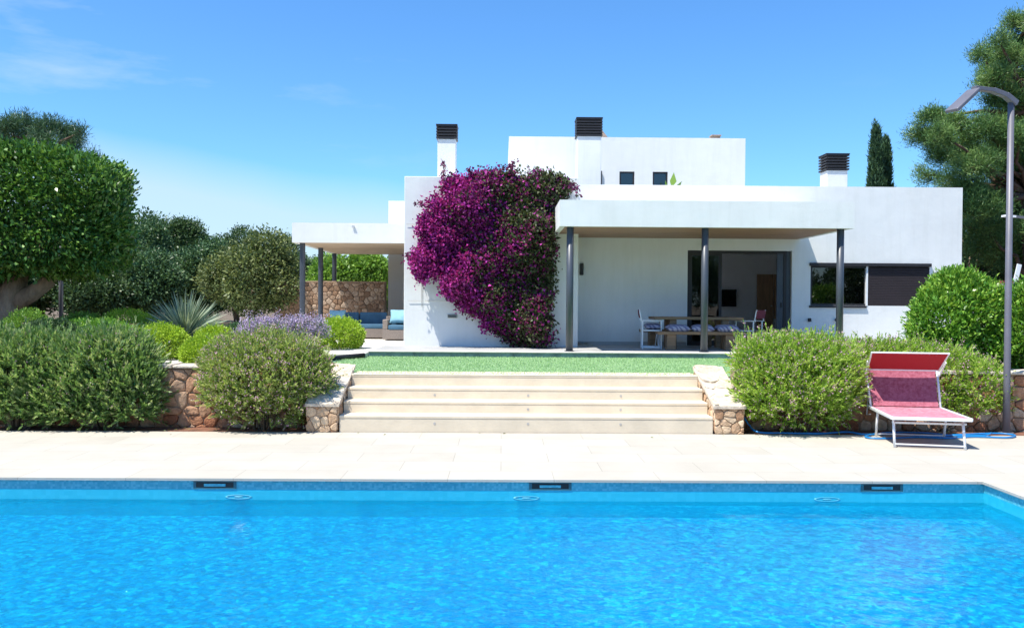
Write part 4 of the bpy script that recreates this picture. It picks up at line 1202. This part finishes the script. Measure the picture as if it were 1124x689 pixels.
# small pine tops in the left tree line
for i, (px, py, Y) in enumerate(((165, 240, 42), (208, 245, 43))):
    b0 = at(px, 345, Y); tuf = [cl(px+dx, py+dy, Y, r, n) for dx, dy, r, n in ((0, 6, 8, 16), (-9, 14, 9, 18), (9, 15, 9, 18), (0, 26, 14, 30), (-14, 34, 12, 24), (14, 34, 12, 24))]
    pine(('slender pine top nearest the clipped tree in the left tree line', 'slender pine top further right in the left tree line')[i], tuf, (b0.x, Y, .75), [(b0.x, Y, .7), (b0.x, Y, 3), (b0.x, Y, 5.2)], 60+i, M['leaf_pinedark'], 100, .24, .04, None, .15)
# cypresses
def cypress(px, ptop, Y, rpx, label, seed):
    rng = np.random.default_rng(seed); b = at(px, 345, Y); zt_ = Z_(px, ptop, Y); r = rpx*Y/F; n = 1800
    h = rng.uniform(0, 1, n)**.8; th = rng.uniform(0, 2*np.pi, n)
    rad = r*np.minimum(1, (1-h)*3.2)**.8*(.8+.25*np.sin(h*23+th*2))*rng.uniform(.6, 1.08, n)
    C = np.stack([b.x+rad*np.cos(th), Y+rad*np.sin(th), .9+h*(zt_-.9)], 1)
    per = 9; P = np.repeat(C, per, 0)+rng.normal(size=(n*per, 3))*np.array([.05, .05, .12])
    D = np.stack([np.repeat(np.cos(th), per)*.3, np.repeat(np.sin(th), per)*.3, np.ones(n*per)], 1)+rng.normal(size=(n*per, 3))*.3
    t = thing('cypress_tree', (b.x, Y, .75), label, 'tree', 'cypresses behind the villa')
    quadmesh('crown', leaves(rng, P, D, .22, .05), M['leaf_pinedark'], .45+np.repeat(rng.normal(0, .2, n), per), t)
    MB().tube([(b.x, Y, .7), (b.x, Y, zt_-1)], [.12, .03], 7).build('trunk', M['bark'], t)
cypress(959, 142, 36, 9.5, 'taller pointed cypress rising over the villa roof', 71)
cypress(970, 157, 36.6, 9, 'shorter cypress just right of the taller one over the villa roof', 72)
# glossy shrubs right of the villa
lob = [L_(1050, 345, 17, 40, 40, .7), L_(1030, 360, 16.8, 28, 34, .6), L_(1078, 350, 17, 28, 40, .6), L_(1050, 318, 17.1, 26, 20, .5), L_(1085, 385, 16.8, 24, 24, .5), L_(1035, 385, 16.7, 26, 22, .5)]
dense('glossy_shrub', lob, 3400, 8, .06, .105, .042, M['leaf_glossy'], 'large glossy green shrub in front of the right end of the villa', 'shrub', 220, (X_(1052, 395, 17), 17, .78), up=.6, rand=.7, inner=.72, tone=.55)
lob = [L_(1135, 350, 16.6, 32, 40, .6), L_(1125, 375, 16.5, 26, 28, .5), L_(1150, 330, 16.6, 26, 26, .5)]
dense('glossy_shrub', lob, 1900, 8, .06, .10, .04, M['leaf_glossy'], 'glossy green shrub cut by the right edge behind the lamp post', 'shrub', 221, (X_(1138, 395, 16.6), 16.6, .78), up=.6, rand=.7, inner=.72, tone=.55)
# roof-terrace plants
for i, (px, py, Y, lab, m_) in enumerate(((621, 200, 25.0, 'yellow-green plant peeking over the parapet beside the bougainvillea', 'leaf_bush'), (740, 203, 27.0, 'broad green leaf peeking over the parapet beside the right upper window', 'leaf_bush'))):
    c = at(px, py, Y); rng = np.random.default_rng(90+i)
    t = thing('potted_plant', (c.x, Y, zroof-.3), lab, 'plant')
    if i == 0:
        n = 90; D = rng.normal(size=(n, 3))*.35+np.array([-.15, 0, 1]); P = np.tile([c.x, Y, zroof+.0], (n, 1))+rng.normal(size=(n, 3))*np.array([.12, .1, .15])
        quadmesh('foliage', leaves(rng, P, D, .34, .06), M[m_], rng.uniform(.4, 1, n), t)
    else:
        zz = c.z
        P = np.array([[c.x-.08, Y, zz-.1], [c.x+.10, Y+.1, zz-.2], [c.x-.1, Y+.1, zz-.2], [c.x+.4, Y+.1, zz-.15]]); D = np.array([[.12, -.1, 1.], [.5, .1, 1], [-.4, .2, 1], [.2, 0, 1]])
        V = leaves(rng, P, D, .42, .2); V[12:] = (V[12:]-V[12])*.35+V[12]
        quadmesh('foliage', V, M[m_], np.array([.8, .5, .6, .5]), t)
    MB().tube([(c.x, Y, zroof-.3), (c.x, Y, zroof-.06)], [.14, .18], 14).build('pot', M['tile_roof'], t)

# ================================================================== FURNITURE
# sunlounger (local frame: +y from foot end to head end)
fl = at(983, 459.5, 11.9)
lg = thing('sun_lounger', (fl.x+.50, 11.88, 0.0), 'red mesh sun lounger with raised back and red sunshade on a white frame', 'sun lounger', rz=R(-10))
local(lg)
HW = .52; SZ = .415
fr = MB()
rr = .02
def rect_tube(mb, pts, w=.035, h=.03):
    for i in range(len(pts)-1): mb.bar(pts[i], pts[i+1], w, h)
fr.bar((-HW, -.0, SZ), (HW, -.0, SZ), .035, .045); fr.bar((-HW, .018, SZ), (-HW, 1.40, SZ), .035, .045); fr.bar((HW, .018, SZ), (HW, 1.40, SZ), .035, .045)
fr.bar((-HW+.018, 1.385, SZ), (HW-.018, 1.385, SZ), .03, .035)
fr.bar((-HW+.03, .14, SZ-.075), (HW-.03, .14, SZ-.075), .03, .03)
fr.build('frame', M['white_metal'], lg, bevel=.008)
def legs(x, y0, y1):
    MB().tube([(x, y1, SZ-.02), (x, (y0+y1)/2, SZ/2), (x, y0, .0)], .018, 10).build('leg', M['white_metal'], lg, smooth=True)
legs(-HW+.05, .06, .14); legs(HW-.08, .02, .14); legs(-HW+.03, 1.02, .92); legs(HW-.05, 1.02, .92)
MB().bar((-HW+.05, .062, .05), (HW-.08, .022, .05), .018, .018).build('cross_bar', M['white_metal'], lg)
MB().bar((-HW+.03, 1.01, .05), (HW-.05, 1.01, .05), .018, .018).build('cross_bar', M['white_metal'], lg)
# slightly sagging seat sheet
def sheet(name, p00, p10, p11, p01, sag, mat, parent, nx=14, ny=10, th=.004, nrm=(0, 0, -1)):
    p00, p10, p11, p01 = map(Vector, (p00, p10, p11, p01)); nrm = Vector(nrm); mb = MB(); vs = []
    for k in range(2):
        for j in range(ny+1):
            for i in range(nx+1):
                u, v = i/nx, j/ny
                p = p00*(1-u)*(1-v)+p10*u*(1-v)+p11*u*v+p01*(1-u)*v
                vs.append(p+nrm*(sag*4*v*(1-v)*(.6+1.6*u*(1-u)) if sag else 0)+nrm*th*k)
    fs = []; W_ = nx+1; O2 = W_*(ny+1)
    for j in range(ny):
        for i in range(nx):
            a = j*W_+i; fs.append((a, a+1, a+W_+1, a+W_)); fs.append((O2+a, O2+a+W_, O2+a+W_+1, O2+a+1))
    for i in range(nx):
        fs.append((i, O2+i, O2+i+1, i+1)); a = ny*W_+i; fs.append((a, a+1, O2+a+1, O2+a))
    for j in range(ny):
        a = j*W_; fs.append((a, a+W_, O2+a+W_, O2+a)); a = j*W_+nx; fs.append((a, O2+a, O2+a+W_, a+W_))
    mb.add(vs, fs); return mb.build(name, mat, parent, smooth=False)
sheet('seat', (-HW+.02, .02, SZ+.020), (HW-.02, .02, SZ+.020), (HW-.02, 1.36, SZ+.020), (-HW+.02, 1.36, SZ+.020), .018, M['faded_mesh'], lg)
# backrest
bt = Vector((0, 1.56, .99)); bb_ = Vector((0, 1.27, SZ+.03))
n_ = Vector((0, -(bt.z-bb_.z), (bt.y-bb_.y))).normalized()
bf = MB()
for sx in (-1, 1): bf.tube([(sx*(HW-.02), bb_.y, bb_.z-.06), (sx*(HW+.005), bt.y, bt.z)], .017, 10)
bf.tube([(-HW-.005, bt.y, bt.z), (HW+.005, bt.y, bt.z)], .015, 10)
# prop under the back
for sx in (-1, 1): bf.tube([(sx*(HW-.04), 1.50, .82), (sx*(HW-.03), 1.60, .26), (sx*(HW-.03), 1.36, .30)], .010, 8)
bf.build('back_frame', M['white_metal'], lg, smooth=True)
sheet('backrest', (-HW+.05, bb_.y, bb_.z), (HW-.05, bb_.y, bb_.z), (HW-.02, bt.y, bt.z), (-HW+.02, bt.y, bt.z), .03, M['shaded_back_mesh'], lg, nrm=tuple(-n_))
# sunshade
s0 = Vector((0, 1.46, .985)); s1 = Vector((0, 1.08, 1.27))
sf = MB()
for sx in (-1, 1):
    sf.bar((sx*(HW-.0), s0.y, s0.z), (sx*(HW+.03), s1.y, s1.z), .022, .022)
sf.bar((-HW-.01, s0.y, s0.z), (HW+.01, s0.y, s0.z), .022, .022); sf.bar((-HW-.04, s1.y, s1.z), (HW+.04, s1.y, s1.z), .022, .022)
for sx in (-1, 1): sf.bar((sx*(HW+.03), 1.53, .90), (sx*(HW+.045), 1.27, 1.125), .014, .03)
for sx in (-1, 1): sf.tube([(sx*(HW+.0), 1.53, .93), (sx*(HW+.045), 1.53, .93)], .03, 12)
sho = sf.build('sunshade_frame', M['white_metal'], lg, bevel=.004)
sn = Vector((0, -(s1.z-s0.z), (s1.y-s0.y))).normalized()
sheet('sunshade_fabric', (-HW+.005, s0.y, s0.z), (HW-.005, s0.y, s0.z), (HW+.02, s1.y, s1.z), (-HW-.02, s1.y, s1.z), 0, M['red_mesh'], lg, nrm=tuple(-sn))

# lamp posts
def lamp(base, top, pts_arm, head0, head1, label, r=.05, headw=.22):
    t = thing('lamp_post', base, label, 'lamp post')
    MB().tube([base, (base[0], base[1], base[2]+.9), top], [r*1.12, r, r*.9], 16).build('pole', M['lamp_grey'], t, smooth=True)
    am = MB()
    for i in range(len(pts_arm)-1): 
        w = .085-.035*i/(len(pts_arm)-1)
        am.bar(Vector(pts_arm[i]), Vector(pts_arm[i+1])+(Vector(pts_arm[i+1])-Vector(pts_arm[i]))*.06, .10, w, up=(0, 0, 1))
    am.build('arm', M['lamp_grey'], t, bevel=.008)
    h = MB().bar(head0, head1, headw, .055); h.build('lamp_head', M['lamp_grey'], t, bevel=.015)
    a, b = Vector(head0), Vector(head1); d = (b-a).normalized(); sd = d.cross(Vector((0, 0, 1))).normalized(); u = sd.cross(d)
    MB().bar(a.lerp(b, .1)-u*.034, a.lerp(b, .92)-u*.034, headw*.75, .02).build('lens', M['lens'], t)
    MB().tube([base, (base[0], base[1], base[2]+.012)], .11, 16).build('base_plate', M['lamp_grey'], t)
YP = 13.42
bp_ = atz(1104.5, 470.5, 0.0); bp_.y = YP; bp_.x = X_(1104.5, 470, YP)
tp_ = at(1109, 113, YP); tp_.x = bp_.x
arm = [tuple(at(1115, 114, YP)), tuple(at(1104, 105, YP-.05)), tuple(at(1090, 99.5, YP-.1)), tuple(at(1070, 97, YP-.2))]
lamp((bp_.x, YP, 0), (bp_.x, YP, tp_.z+.02), arm, at(1069, 99, YP-.2), at(1044.5, 122, YP-.45), 'tall grey lamp post with curved arm and tilted flat head beside the lounger')
# distant second lamp
q = at(1119, 300, 24)
t = thing('lamp_post', (X_(1135, 300, 22), 22, .78), 'distant lamp arm reaching in from the right edge in front of the pine', 'lamp post')
c1 = at(1104, 237, 22); c2 = at(1135, 240, 22)
MB().tube([(c2.x, 22, .78), (c2.x, 22, c2.z+.1)], .05, 10).build('pole', M['lamp_grey'], t)
MB().bar(at(1112, 237.5, 22), c2, .08, .06).build('arm', M['lamp_grey'], t)
MB().bar(at(1101.5, 237, 22), at(1113, 238, 22), .2, .05).build('lamp_head', M['white_metal'], t)
# left thin post
Yq = 23
t = thing('lamp_post', (X_(67, 360, Yq), Yq, .78), 'thin grey lamp post standing under the clipped tree', 'lamp post')
MB().tube([(X_(67, 350, Yq), Yq, .75), (X_(67, 350, Yq), Yq, 4.0)], .055, 12).build('pole', M['lamp_grey'], t, smooth=True)
MB().bar((X_(67, 350, Yq)-.3, Yq, 4.02), (X_(67, 350, Yq)+.1, Yq, 4.0), .15, .06).build('lamp_head', M['lamp_grey'], t)
c0 = at(1114.5, 309, 20); c1 = at(1119, 290, 20)
tag(MB().bar((c0.x-.02, 20, .8), c0, .05, .05).bar(c0, c1, .03, .10).build('garden_umbrella_pole', M['white_metal'], loc=(c0.x, 20, .8)), 'pale slanting pole top sticking up above the right edge shrub', 'pole')

# dining set
YTB = 20.95
tx0, tx1 = X_(715, 350, YTB), X_(811, 350, YTB)
tb = thing('dining_table', ((tx0+tx1)/2, YTB, ZP), 'rustic brown wooden dining table on the covered porch', 'table')
tzt = ZP+.76
tt_ = MB()
for k in range(5): tt_.box(tx0, tx1, YTB-.43+k*.173, YTB-.43+k*.173+.168, tzt-.06, tzt)
tt_.build('tabletop', M['table_wood'], tb, bevel=.006)
for sx in (tx0+.38, tx1-.50):
    for sy in (-.3, .3):
        MB().box(sx, sx+.16, YTB+sy-.08, YTB+sy+.08, ZP, tzt-.061).build('leg', M['table_wood'], tb, bevel=.006)
def bench(Y, label, dx=0):
    x0, x1 = X_(721, 368, 20.2)+dx, X_(815.5, 368, 20.2)+dx
    b = thing('bench', ((x0+x1)/2, Y, ZP), label, 'bench', None); z1 = ZP+.43
    MB().box(x0, x1, Y-.17, Y-.005, z1-.07, z1).box(x0, x1, Y+.005, Y+.17, z1-.07, z1).build('seat', M['table_wood'], b, bevel=.006)
    for xx in (x0+.22, x1-.44): MB().box(xx, xx+.2, Y-.14, Y+.14, ZP, z1-.071).build('leg', M['table_wood'], b, bevel=.006)
    return x0, x1, z1
bx = bench(20.2, 'wooden bench with three cushions in front of the dining table')
bench(21.75, 'wooden bench on the house side of the dining table', -.15)
def cushion(name, c, r, mat, label, group=None, parent=None, rot=0, tilt=0):
    mb = MB(); n = 16; vs = []; 
    for sgn in (1, -1):
        for j in range(n+1):
            for i in range(n+1):
                u, v = i/n*2-1, j/n*2-1
                h = (max(0, (1-u**4)*(1-v**4)))**.5
                pin = 1-.10*(1-abs(u))*abs(v)**2; pin2 = 1-.10*(1-abs(v))*abs(u)**2
                vs.append(Vector((u*pin2*r[0], v*pin*r[1], sgn*h*r[2])))
    mt = Matrix.Rotation(rot, 3, 'Z') @ Matrix.Rotation(tilt, 3, 'X')
    vs = [mt @ v + Vector(c) for v in vs]; fs = []
    for s_ in (0, 1):
        o = s_*(n+1)**2
        for j in range(n):
            for i in range(n):
                a = o+j*(n+1)+i; f = (a, a+1, a+n+2, a+n+1); fs.append(f if s_ == 0 else f[::-1])
    mb.add(vs, fs)
    ob = mb.build(name, mat, parent, loc=None if parent else (c[0], c[1], c[2]-r[2]), smooth=True)
    if label: tag(ob, label, 'cushion', group)
    return ob
for (px, lab, ro) in ((744, 'patterned cushion on the left end of the front bench', .1), (771, 'patterned cushion in the middle of the front bench behind the column', -.12), (798, 'patterned cushion on the right end of the front bench', .08)):
    cushion('cushion', (X_(px, 362, 20.2), 20.22, bx[2]+.075), (.27, .17, .085), M['cushion_stripe'], lab, 'cushions on the bench', rot=ro, tilt=.12)
def director(loc, rz, label):
    t = thing('director_chair', loc, label, 'chair', 'folding chairs at the dining table', rz); local(t)
    # faces +y; width along x
    for sx in (-1, 1):
        x = sx*.27
        MB().bar((x, .22, 0), (x, .22, .66), .028, .028, up=(0, 1, 0)).build('leg', M['white_metal'], t, bevel=.004)
        MB().bar((x, -.22, 0), (x, -.22, .66), .028, .028, up=(0, 1, 0)).build('leg', M['white_metal'], t, bevel=.004)
        MB().bar((x, -.27, .672), (x, .27, .672), .045, .02).build('armrest', M['white_metal'], t, bevel=.004)
        MB().bar((x, -.25, .688), (x, -.30, .94), .025, .025, up=(1, 0, 0)).build('back_post', M['white_metal'], t, bevel=.003)
        MB().bar((x, -.2, .04), (x, .2, .04), .02, .03).build('foot_rail', M['white_metal'], t)
        MB().bar((x, -.2, .44), (x, .2, .44), .02, .03).build('seat_rail', M['white_metal'], t)
    MB().bar((-.255, .12, .06), (.255, .12, .43), .022, .022).build('cross_bar', M['white_metal'], t)
    MB().bar((.255, .16, .06), (-.255, .16, .43), .022, .022).build('cross_bar', M['white_metal'], t)
    sheet('seat', (-.255, -.21, .458), (.255, -.21, .458), (.255, .21, .458), (-.255, .21, .458), .02, M['maroon'], t, 8, 8, .006)
    sheet('back_sling', (-.285, -.272, .73), (.285, -.272, .73), (.285, -.302, .935), (-.285, -.302, .935), .015, M['maroon'], t, 8, 6, .006, nrm=(0, -1, 0))
    return t
cA = X_(716, 365, 20.7)
director((cA-.02, 20.75, ZP), R(-90-6), 'maroon canvas folding chair with white frame at the left end of the table')
cushion('cushion', (cA+.02, 20.75, ZP+.53), (.2, .2, .07), M['cushion_stripe'], 'dark patterned cushion on the left folding chair', 'cushions on the bench', tilt=.1)
cB = X_(822, 365, 20.9)
director((cB, 20.9, ZP), R(60-8), 'maroon canvas folding chair with white frame at the right end of the table')
# pair of slippers by the recess
for i, px in enumerate((637, 645)):
    c = at(px, 380, 22.0)
    mb = MB(); vs = []
    tag(MB().add(*(lambda q: ([(q[0]+.13*math.cos(a)*1.0, q[1]+.06*math.sin(a), q[2]+h) for h, k in ((0, 1), (.03, 1)) for a in [2*math.pi*j/12 for j in range(12)]]+[(q[0]-.06, q[1]-.04, q[2]+.07), (q[0]-.06, q[1]+.04, q[2]+.07), (q[0]-.10, q[1], q[2]+.06)],
        [tuple(range(12))[::-1], tuple(range(12, 24))]+[(j, (j+1) % 12, 12+(j+1) % 12, 12+j) for j in range(12)]+[(14, 24, 26, 18), (24, 25, 26), (16, 17, 25, 24)]))((c.x, 21.9, ZP))).build('slipper', M['stone_pale'], loc=(c.x, 21.9, ZP)),
        ('pale slipper on the porch floor nearer the bougainvillea', 'pale slipper on the porch floor further from the bougainvillea')[i], 'slipper', 'slippers on the porch floor')
# television inside
c = at(799.5, 327, ry1-.05); wd = .29; hh = .28
x0t, x1t = X_(787.5, 327, ry1-.05), X_(808, 327, ry1-.05)
tvt = thing('television', ((x0t+x1t)/2, ry1-.06, c.z-hh), 'black television hung on the back wall inside the open sliding door', 'television')
MB().box(x0t, x1t, ry1-.10, ry1-.05, c.z-hh, c.z+hh).build('casing', M['black'], tvt, bevel=.008)
MB().box(x0t+.02, x1t-.02, ry1-.104, ry1-.1005, c.z-hh+.025, c.z+hh-.02).build('screen', M['tv'], tvt)

# outdoor sofas
def sofa(x0, x1, y0, y1, label, arm_left, arm_right, ncush, group):
    t = thing('outdoor_sofa', ((x0+x1)/2, (y0+y1)/2, ZP), label, 'sofa', group)
    MB().box(x0, x1, y0, y1, ZP+.03, ZP+.30).build('base', M['wicker'], t, bevel=.02)
    MB().box(x0, x1, y1-.12, y1, ZP+.301, ZP+.66).build('backrest', M['wicker'], t, bevel=.02)
    if arm_left: MB().box(x0, x0+.14, y0, y1-.121, ZP+.301, ZP+.58).build('armrest', M['wicker'], t, bevel=.02)
    if arm_right: MB().box(x1-.14, x1, y0, y1-.121, ZP+.301, ZP+.58).build('armrest', M['wicker'], t, bevel=.02)
    a = x0+(.15 if arm_left else .01); b = x1-(.15 if arm_right else .01); w = (b-a)/ncush
    for k in range(ncush):
        MB().box(a+k*w+.006, a+(k+1)*w-.006, y0-.01, y1-.3, ZP+.302, ZP+.43).build('seat_cushion', M['blue_fabric'], t, bevel=.035, seg=4)
        MB().box(a+k*w+.008, a+(k+1)*w-.008, y1-.29, y1-.122, ZP+.38, ZP+.76).build('back_cushion', M['blue_fabric'], t, bevel=.05, seg=4)
sx0_ = X_(360, 360, 25.2)
sofa(sx0_, sx0_+1.68, 25.0, 25.85, 'grey wicker sofa with plain blue cushions in front of the rubble wall', False, False, 2, None)
cushion('cushion', (sx0_+.25, 25.30, ZP+.62), (.24, .22, .09), M['lightblue_fabric'], 'pale blue cushion at the left end of the wicker sofa', None, tilt=1.2)
ax = X_(422, 360, 24.4)
sofa(ax, ax+.75, 24.0, 24.85, 'grey wicker armchair half hidden behind the left corner of the villa', True, True, 1, None)
cushion('cushion', (ax+.40, 24.35, ZP+.66), (.24, .22, .09), M['lightblue_fabric'], 'pale blue cushion in the wicker armchair', None, tilt=1.0)

rng = np.random.default_rng(66); n = 260
xs_ = rng.uniform(-8, 8.3, n); ys_ = YD+.55-np.abs(rng.normal(0, .35, n))
k_ = ~((xs_ > sx0-.55) & (xs_ < sx1+.55)) | (ys_ < YD-.03)
xs_, ys_ = xs_[k_], ys_[k_]; n = len(xs_)
V = leaves(rng, np.stack([xs_, ys_, np.full(n, .006)], 1), rng.normal(size=(n, 3))*np.array([1, 1, .06]), .05, .022, 0)
V[:, 2] = np.clip(V[:, 2], .003, .02)
struct(quadmesh('fallen_leaves', V, M['leaf_brownish'], rng.uniform(.3, 1, n)), 'stuff')

# garden hose
def smooth_path(P, k=8):
    out = []
    P = [P[0]]+P+[P[-1]]
    for i in range(1, len(P)-2):
        p0, p1, p2, p3 = P[i-1], P[i], P[i+1], P[i+2]
        for j in range(k):
            t = j/k
            out.append(.5*((2*p1)+(-p0+p2)*t+(2*p0-5*p1+4*p2-p3)*t*t+(-p0+3*p1-3*p2+p3)*t**3))
    out.append(P[-2]); return out
hp = [(817, 458, .22), (822, 466, .10), (832, 474, .02), (860, 475, .02), (900, 475.5, .02), (930, 474, .02), (950, 476.5, .02), (985, 476, .02), (1020, 478.5, .02), (1060, 476.5, .02), (1095, 475.5, .02), (1114, 477.5, .02), (1105, 480, .02), (1070, 479, .02),
      (1040, 480.5, .02), (1005, 479.5, .02), (965, 481, .02), (950, 478.5, .02), (975, 474.5, .02), (1015, 475, .02), (1050, 478, .02), (1080, 477.5, .02), (1088, 475, .035)]
hs = MB().tube(smooth_path([atz(*p) for p in hp]), .014, 8)
tag(hs.build('garden_hose', M['hose'], loc=atz(1020, 478, 0), smooth=True), 'bright blue garden hose coiled along the deck edge behind the lounger', 'hose')

# pool fittings
def skimmer(px, label):
    c = at(px, 532, YPOOL); x = c.x
    t = thing('pool_skimmer', (x, YPOOL, -.1), label, 'pool skimmer', None)
    f = MB().box(x-.24, x+.24, YPOOL-.008, YPOOL-.001, -.122, -.108).box(x-.24, x+.24, YPOOL-.008, YPOOL-.001, -.045, -.035).box(x-.24, x-.21, YPOOL-.008, YPOOL-.001, -.108, -.045).box(x+.21, x+.24, YPOOL-.008, YPOOL-.001, -.108, -.045)
    f.build('surround', M['skimmer'], t)
    MB().box(x-.209, x+.209, YPOOL-.004, YPOOL-.001, -.1075, -.0455).build('mouth', M['black'], t)
    MB().box(x-.12, x+.12, YPOOL-.012, YPOOL-.0085, -.095, -.065).build('flap', M['mosaic_band'], t)
skimmer(236, 'grey pool skimmer in the tiled edge left of the steps'); skimmer(604, 'dark pool skimmer in the tiled edge in front of the steps'); skimmer(968, 'pool skimmer in the tiled edge below the lounger')
for px, lab in ((262, 'round white underwater inlet near the left skimmer'), (578, 'round white underwater inlet near the middle skimmer'), (908, 'round white underwater inlet near the right skimmer')):
    x = X_(px, 545, YPOOL)
    mb = MB(); n = 24
    for r0, r1, d in ((.15, .125, .004), (.05, .0, .003)):
        vs = [(x+r*math.cos(2*math.pi*k/n), YPOOL-dd, -.213+.16*r*math.sin(2*math.pi*k/n)) for r, dd in ((r0, .001), (r0, d), (max(r1, .002), d), (max(r1, .002), .002)) for k in range(n)]
        mb.add(vs, [(a*n+k, a*n+(k+1) % n, (a+1)*n+(k+1) % n, (a+1)*n+k) for a in range(3) for k in range(n)])
    tag(mb.build('pool_inlet', M['inlet'], loc=(x, YPOOL, -.27), smooth=True), lab, 'pool inlet')

# ================================================================== LIGHT
sundir = Vector((-.38, -.27, 1.0)).normalized()     # towards the sun
el = math.asin(sundir.z)
sl = bpy.data.lights.new('sun', 'SUN'); sl.energy = 3.6; sl.angle = R(.55); sl.color = (1, .94, .84)
so = bpy.data.objects.new('sun', sl); COL.objects.link(so)
so.rotation_euler = sundir.to_track_quat('Z', 'Y').to_euler(); so.location = (0, 0, 30)
wd_ = bpy.data.worlds.new('World'); sc.world = wd_; wd_.use_nodes = True
nt = wd_.node_tree; bg = nt.nodes['Background']
sky = N(nt, 'ShaderNodeTexSky', sky_type='NISHITA'); sky.sun_disc = False
sky.sun_elevation = el; sky.sun_rotation = math.atan2(sundir.x, sundir.y)
sky.altitude = 50; sky.air_density = 1.0; sky.dust_density = .7; sky.ozone_density = 2.2
hs_ = N(nt, 'ShaderNodeHueSaturation'); hs_.inputs['Saturation'].default_value = 1.12
nt.links.new(sky.outputs[0], hs_.inputs['Color'])
tc = N(nt, 'ShaderNodeTexCoord')
mp = N(nt, 'ShaderNodeMapping'); mp.inputs['Scale'].default_value = (2.0, 2.0, 9.0); mp.inputs['Rotation'].default_value = (0, R(14), 0); mp.inputs['Location'].default_value = (2.3, .7, .4)
nt.links.new(tc.outputs['Generated'], mp.inputs['Vector'])
n1 = noise(nt, mp.outputs[0], 1.5, 7, .6)
cm = maprange(nt, n1, .55, .85, 0, .55)
sp_ = N(nt, 'ShaderNodeSeparateXYZ'); nt.links.new(tc.outputs['Generated'], sp_.inputs[0])
mp2 = N(nt, 'ShaderNodeMapping'); mp2.inputs['Scale'].default_value = (3, 3, 1); nt.links.new(tc.outputs['Generated'], mp2.inputs['Vector'])
n2 = noise(nt, mp2.outputs[0], 1.2, 4, .5)
topz = math_(nt, 'ADD', .062, math_(nt, 'MULTIPLY', sp_.outputs[0], -.13))
topz = math_(nt, 'ADD', topz, math_(nt, 'MULTIPLY', n2, .05))
hz_ = maprange(nt, math_(nt, 'SUBTRACT', topz, sp_.outputs[2]), -.03, .02, 0, .7)
cm = math_(nt, 'MULTIPLY', cm, maprange(nt, sp_.outputs[0], -.30, -.02, 1.3, .15))
cm = math_(nt, 'MAXIMUM', cm, hz_)
cl_ = mixc(nt, cm, hs_.outputs[0], (6.2, 4.9, 4.4))
nt.links.new(mixc(nt, 1., cl_, (.405, .635, .82), 'MULTIPLY'), bg.inputs['Color'])
bg.inputs['Strength'].default_value = .13
sc.view_settings.view_transform = 'Standard'; sc.view_settings.look = 'None'; sc.view_settings.gamma = 1
sc.view_settings.use_curve_mapping = False
sc.view_settings.exposure = 1.12
sc.render.engine = 'CYCLES'
sc.cycles.max_bounces = 8; sc.cycles.transparent_max_bounces = 12; sc.cycles.diffuse_bounces = 3
sc.cycles.use_denoising = True
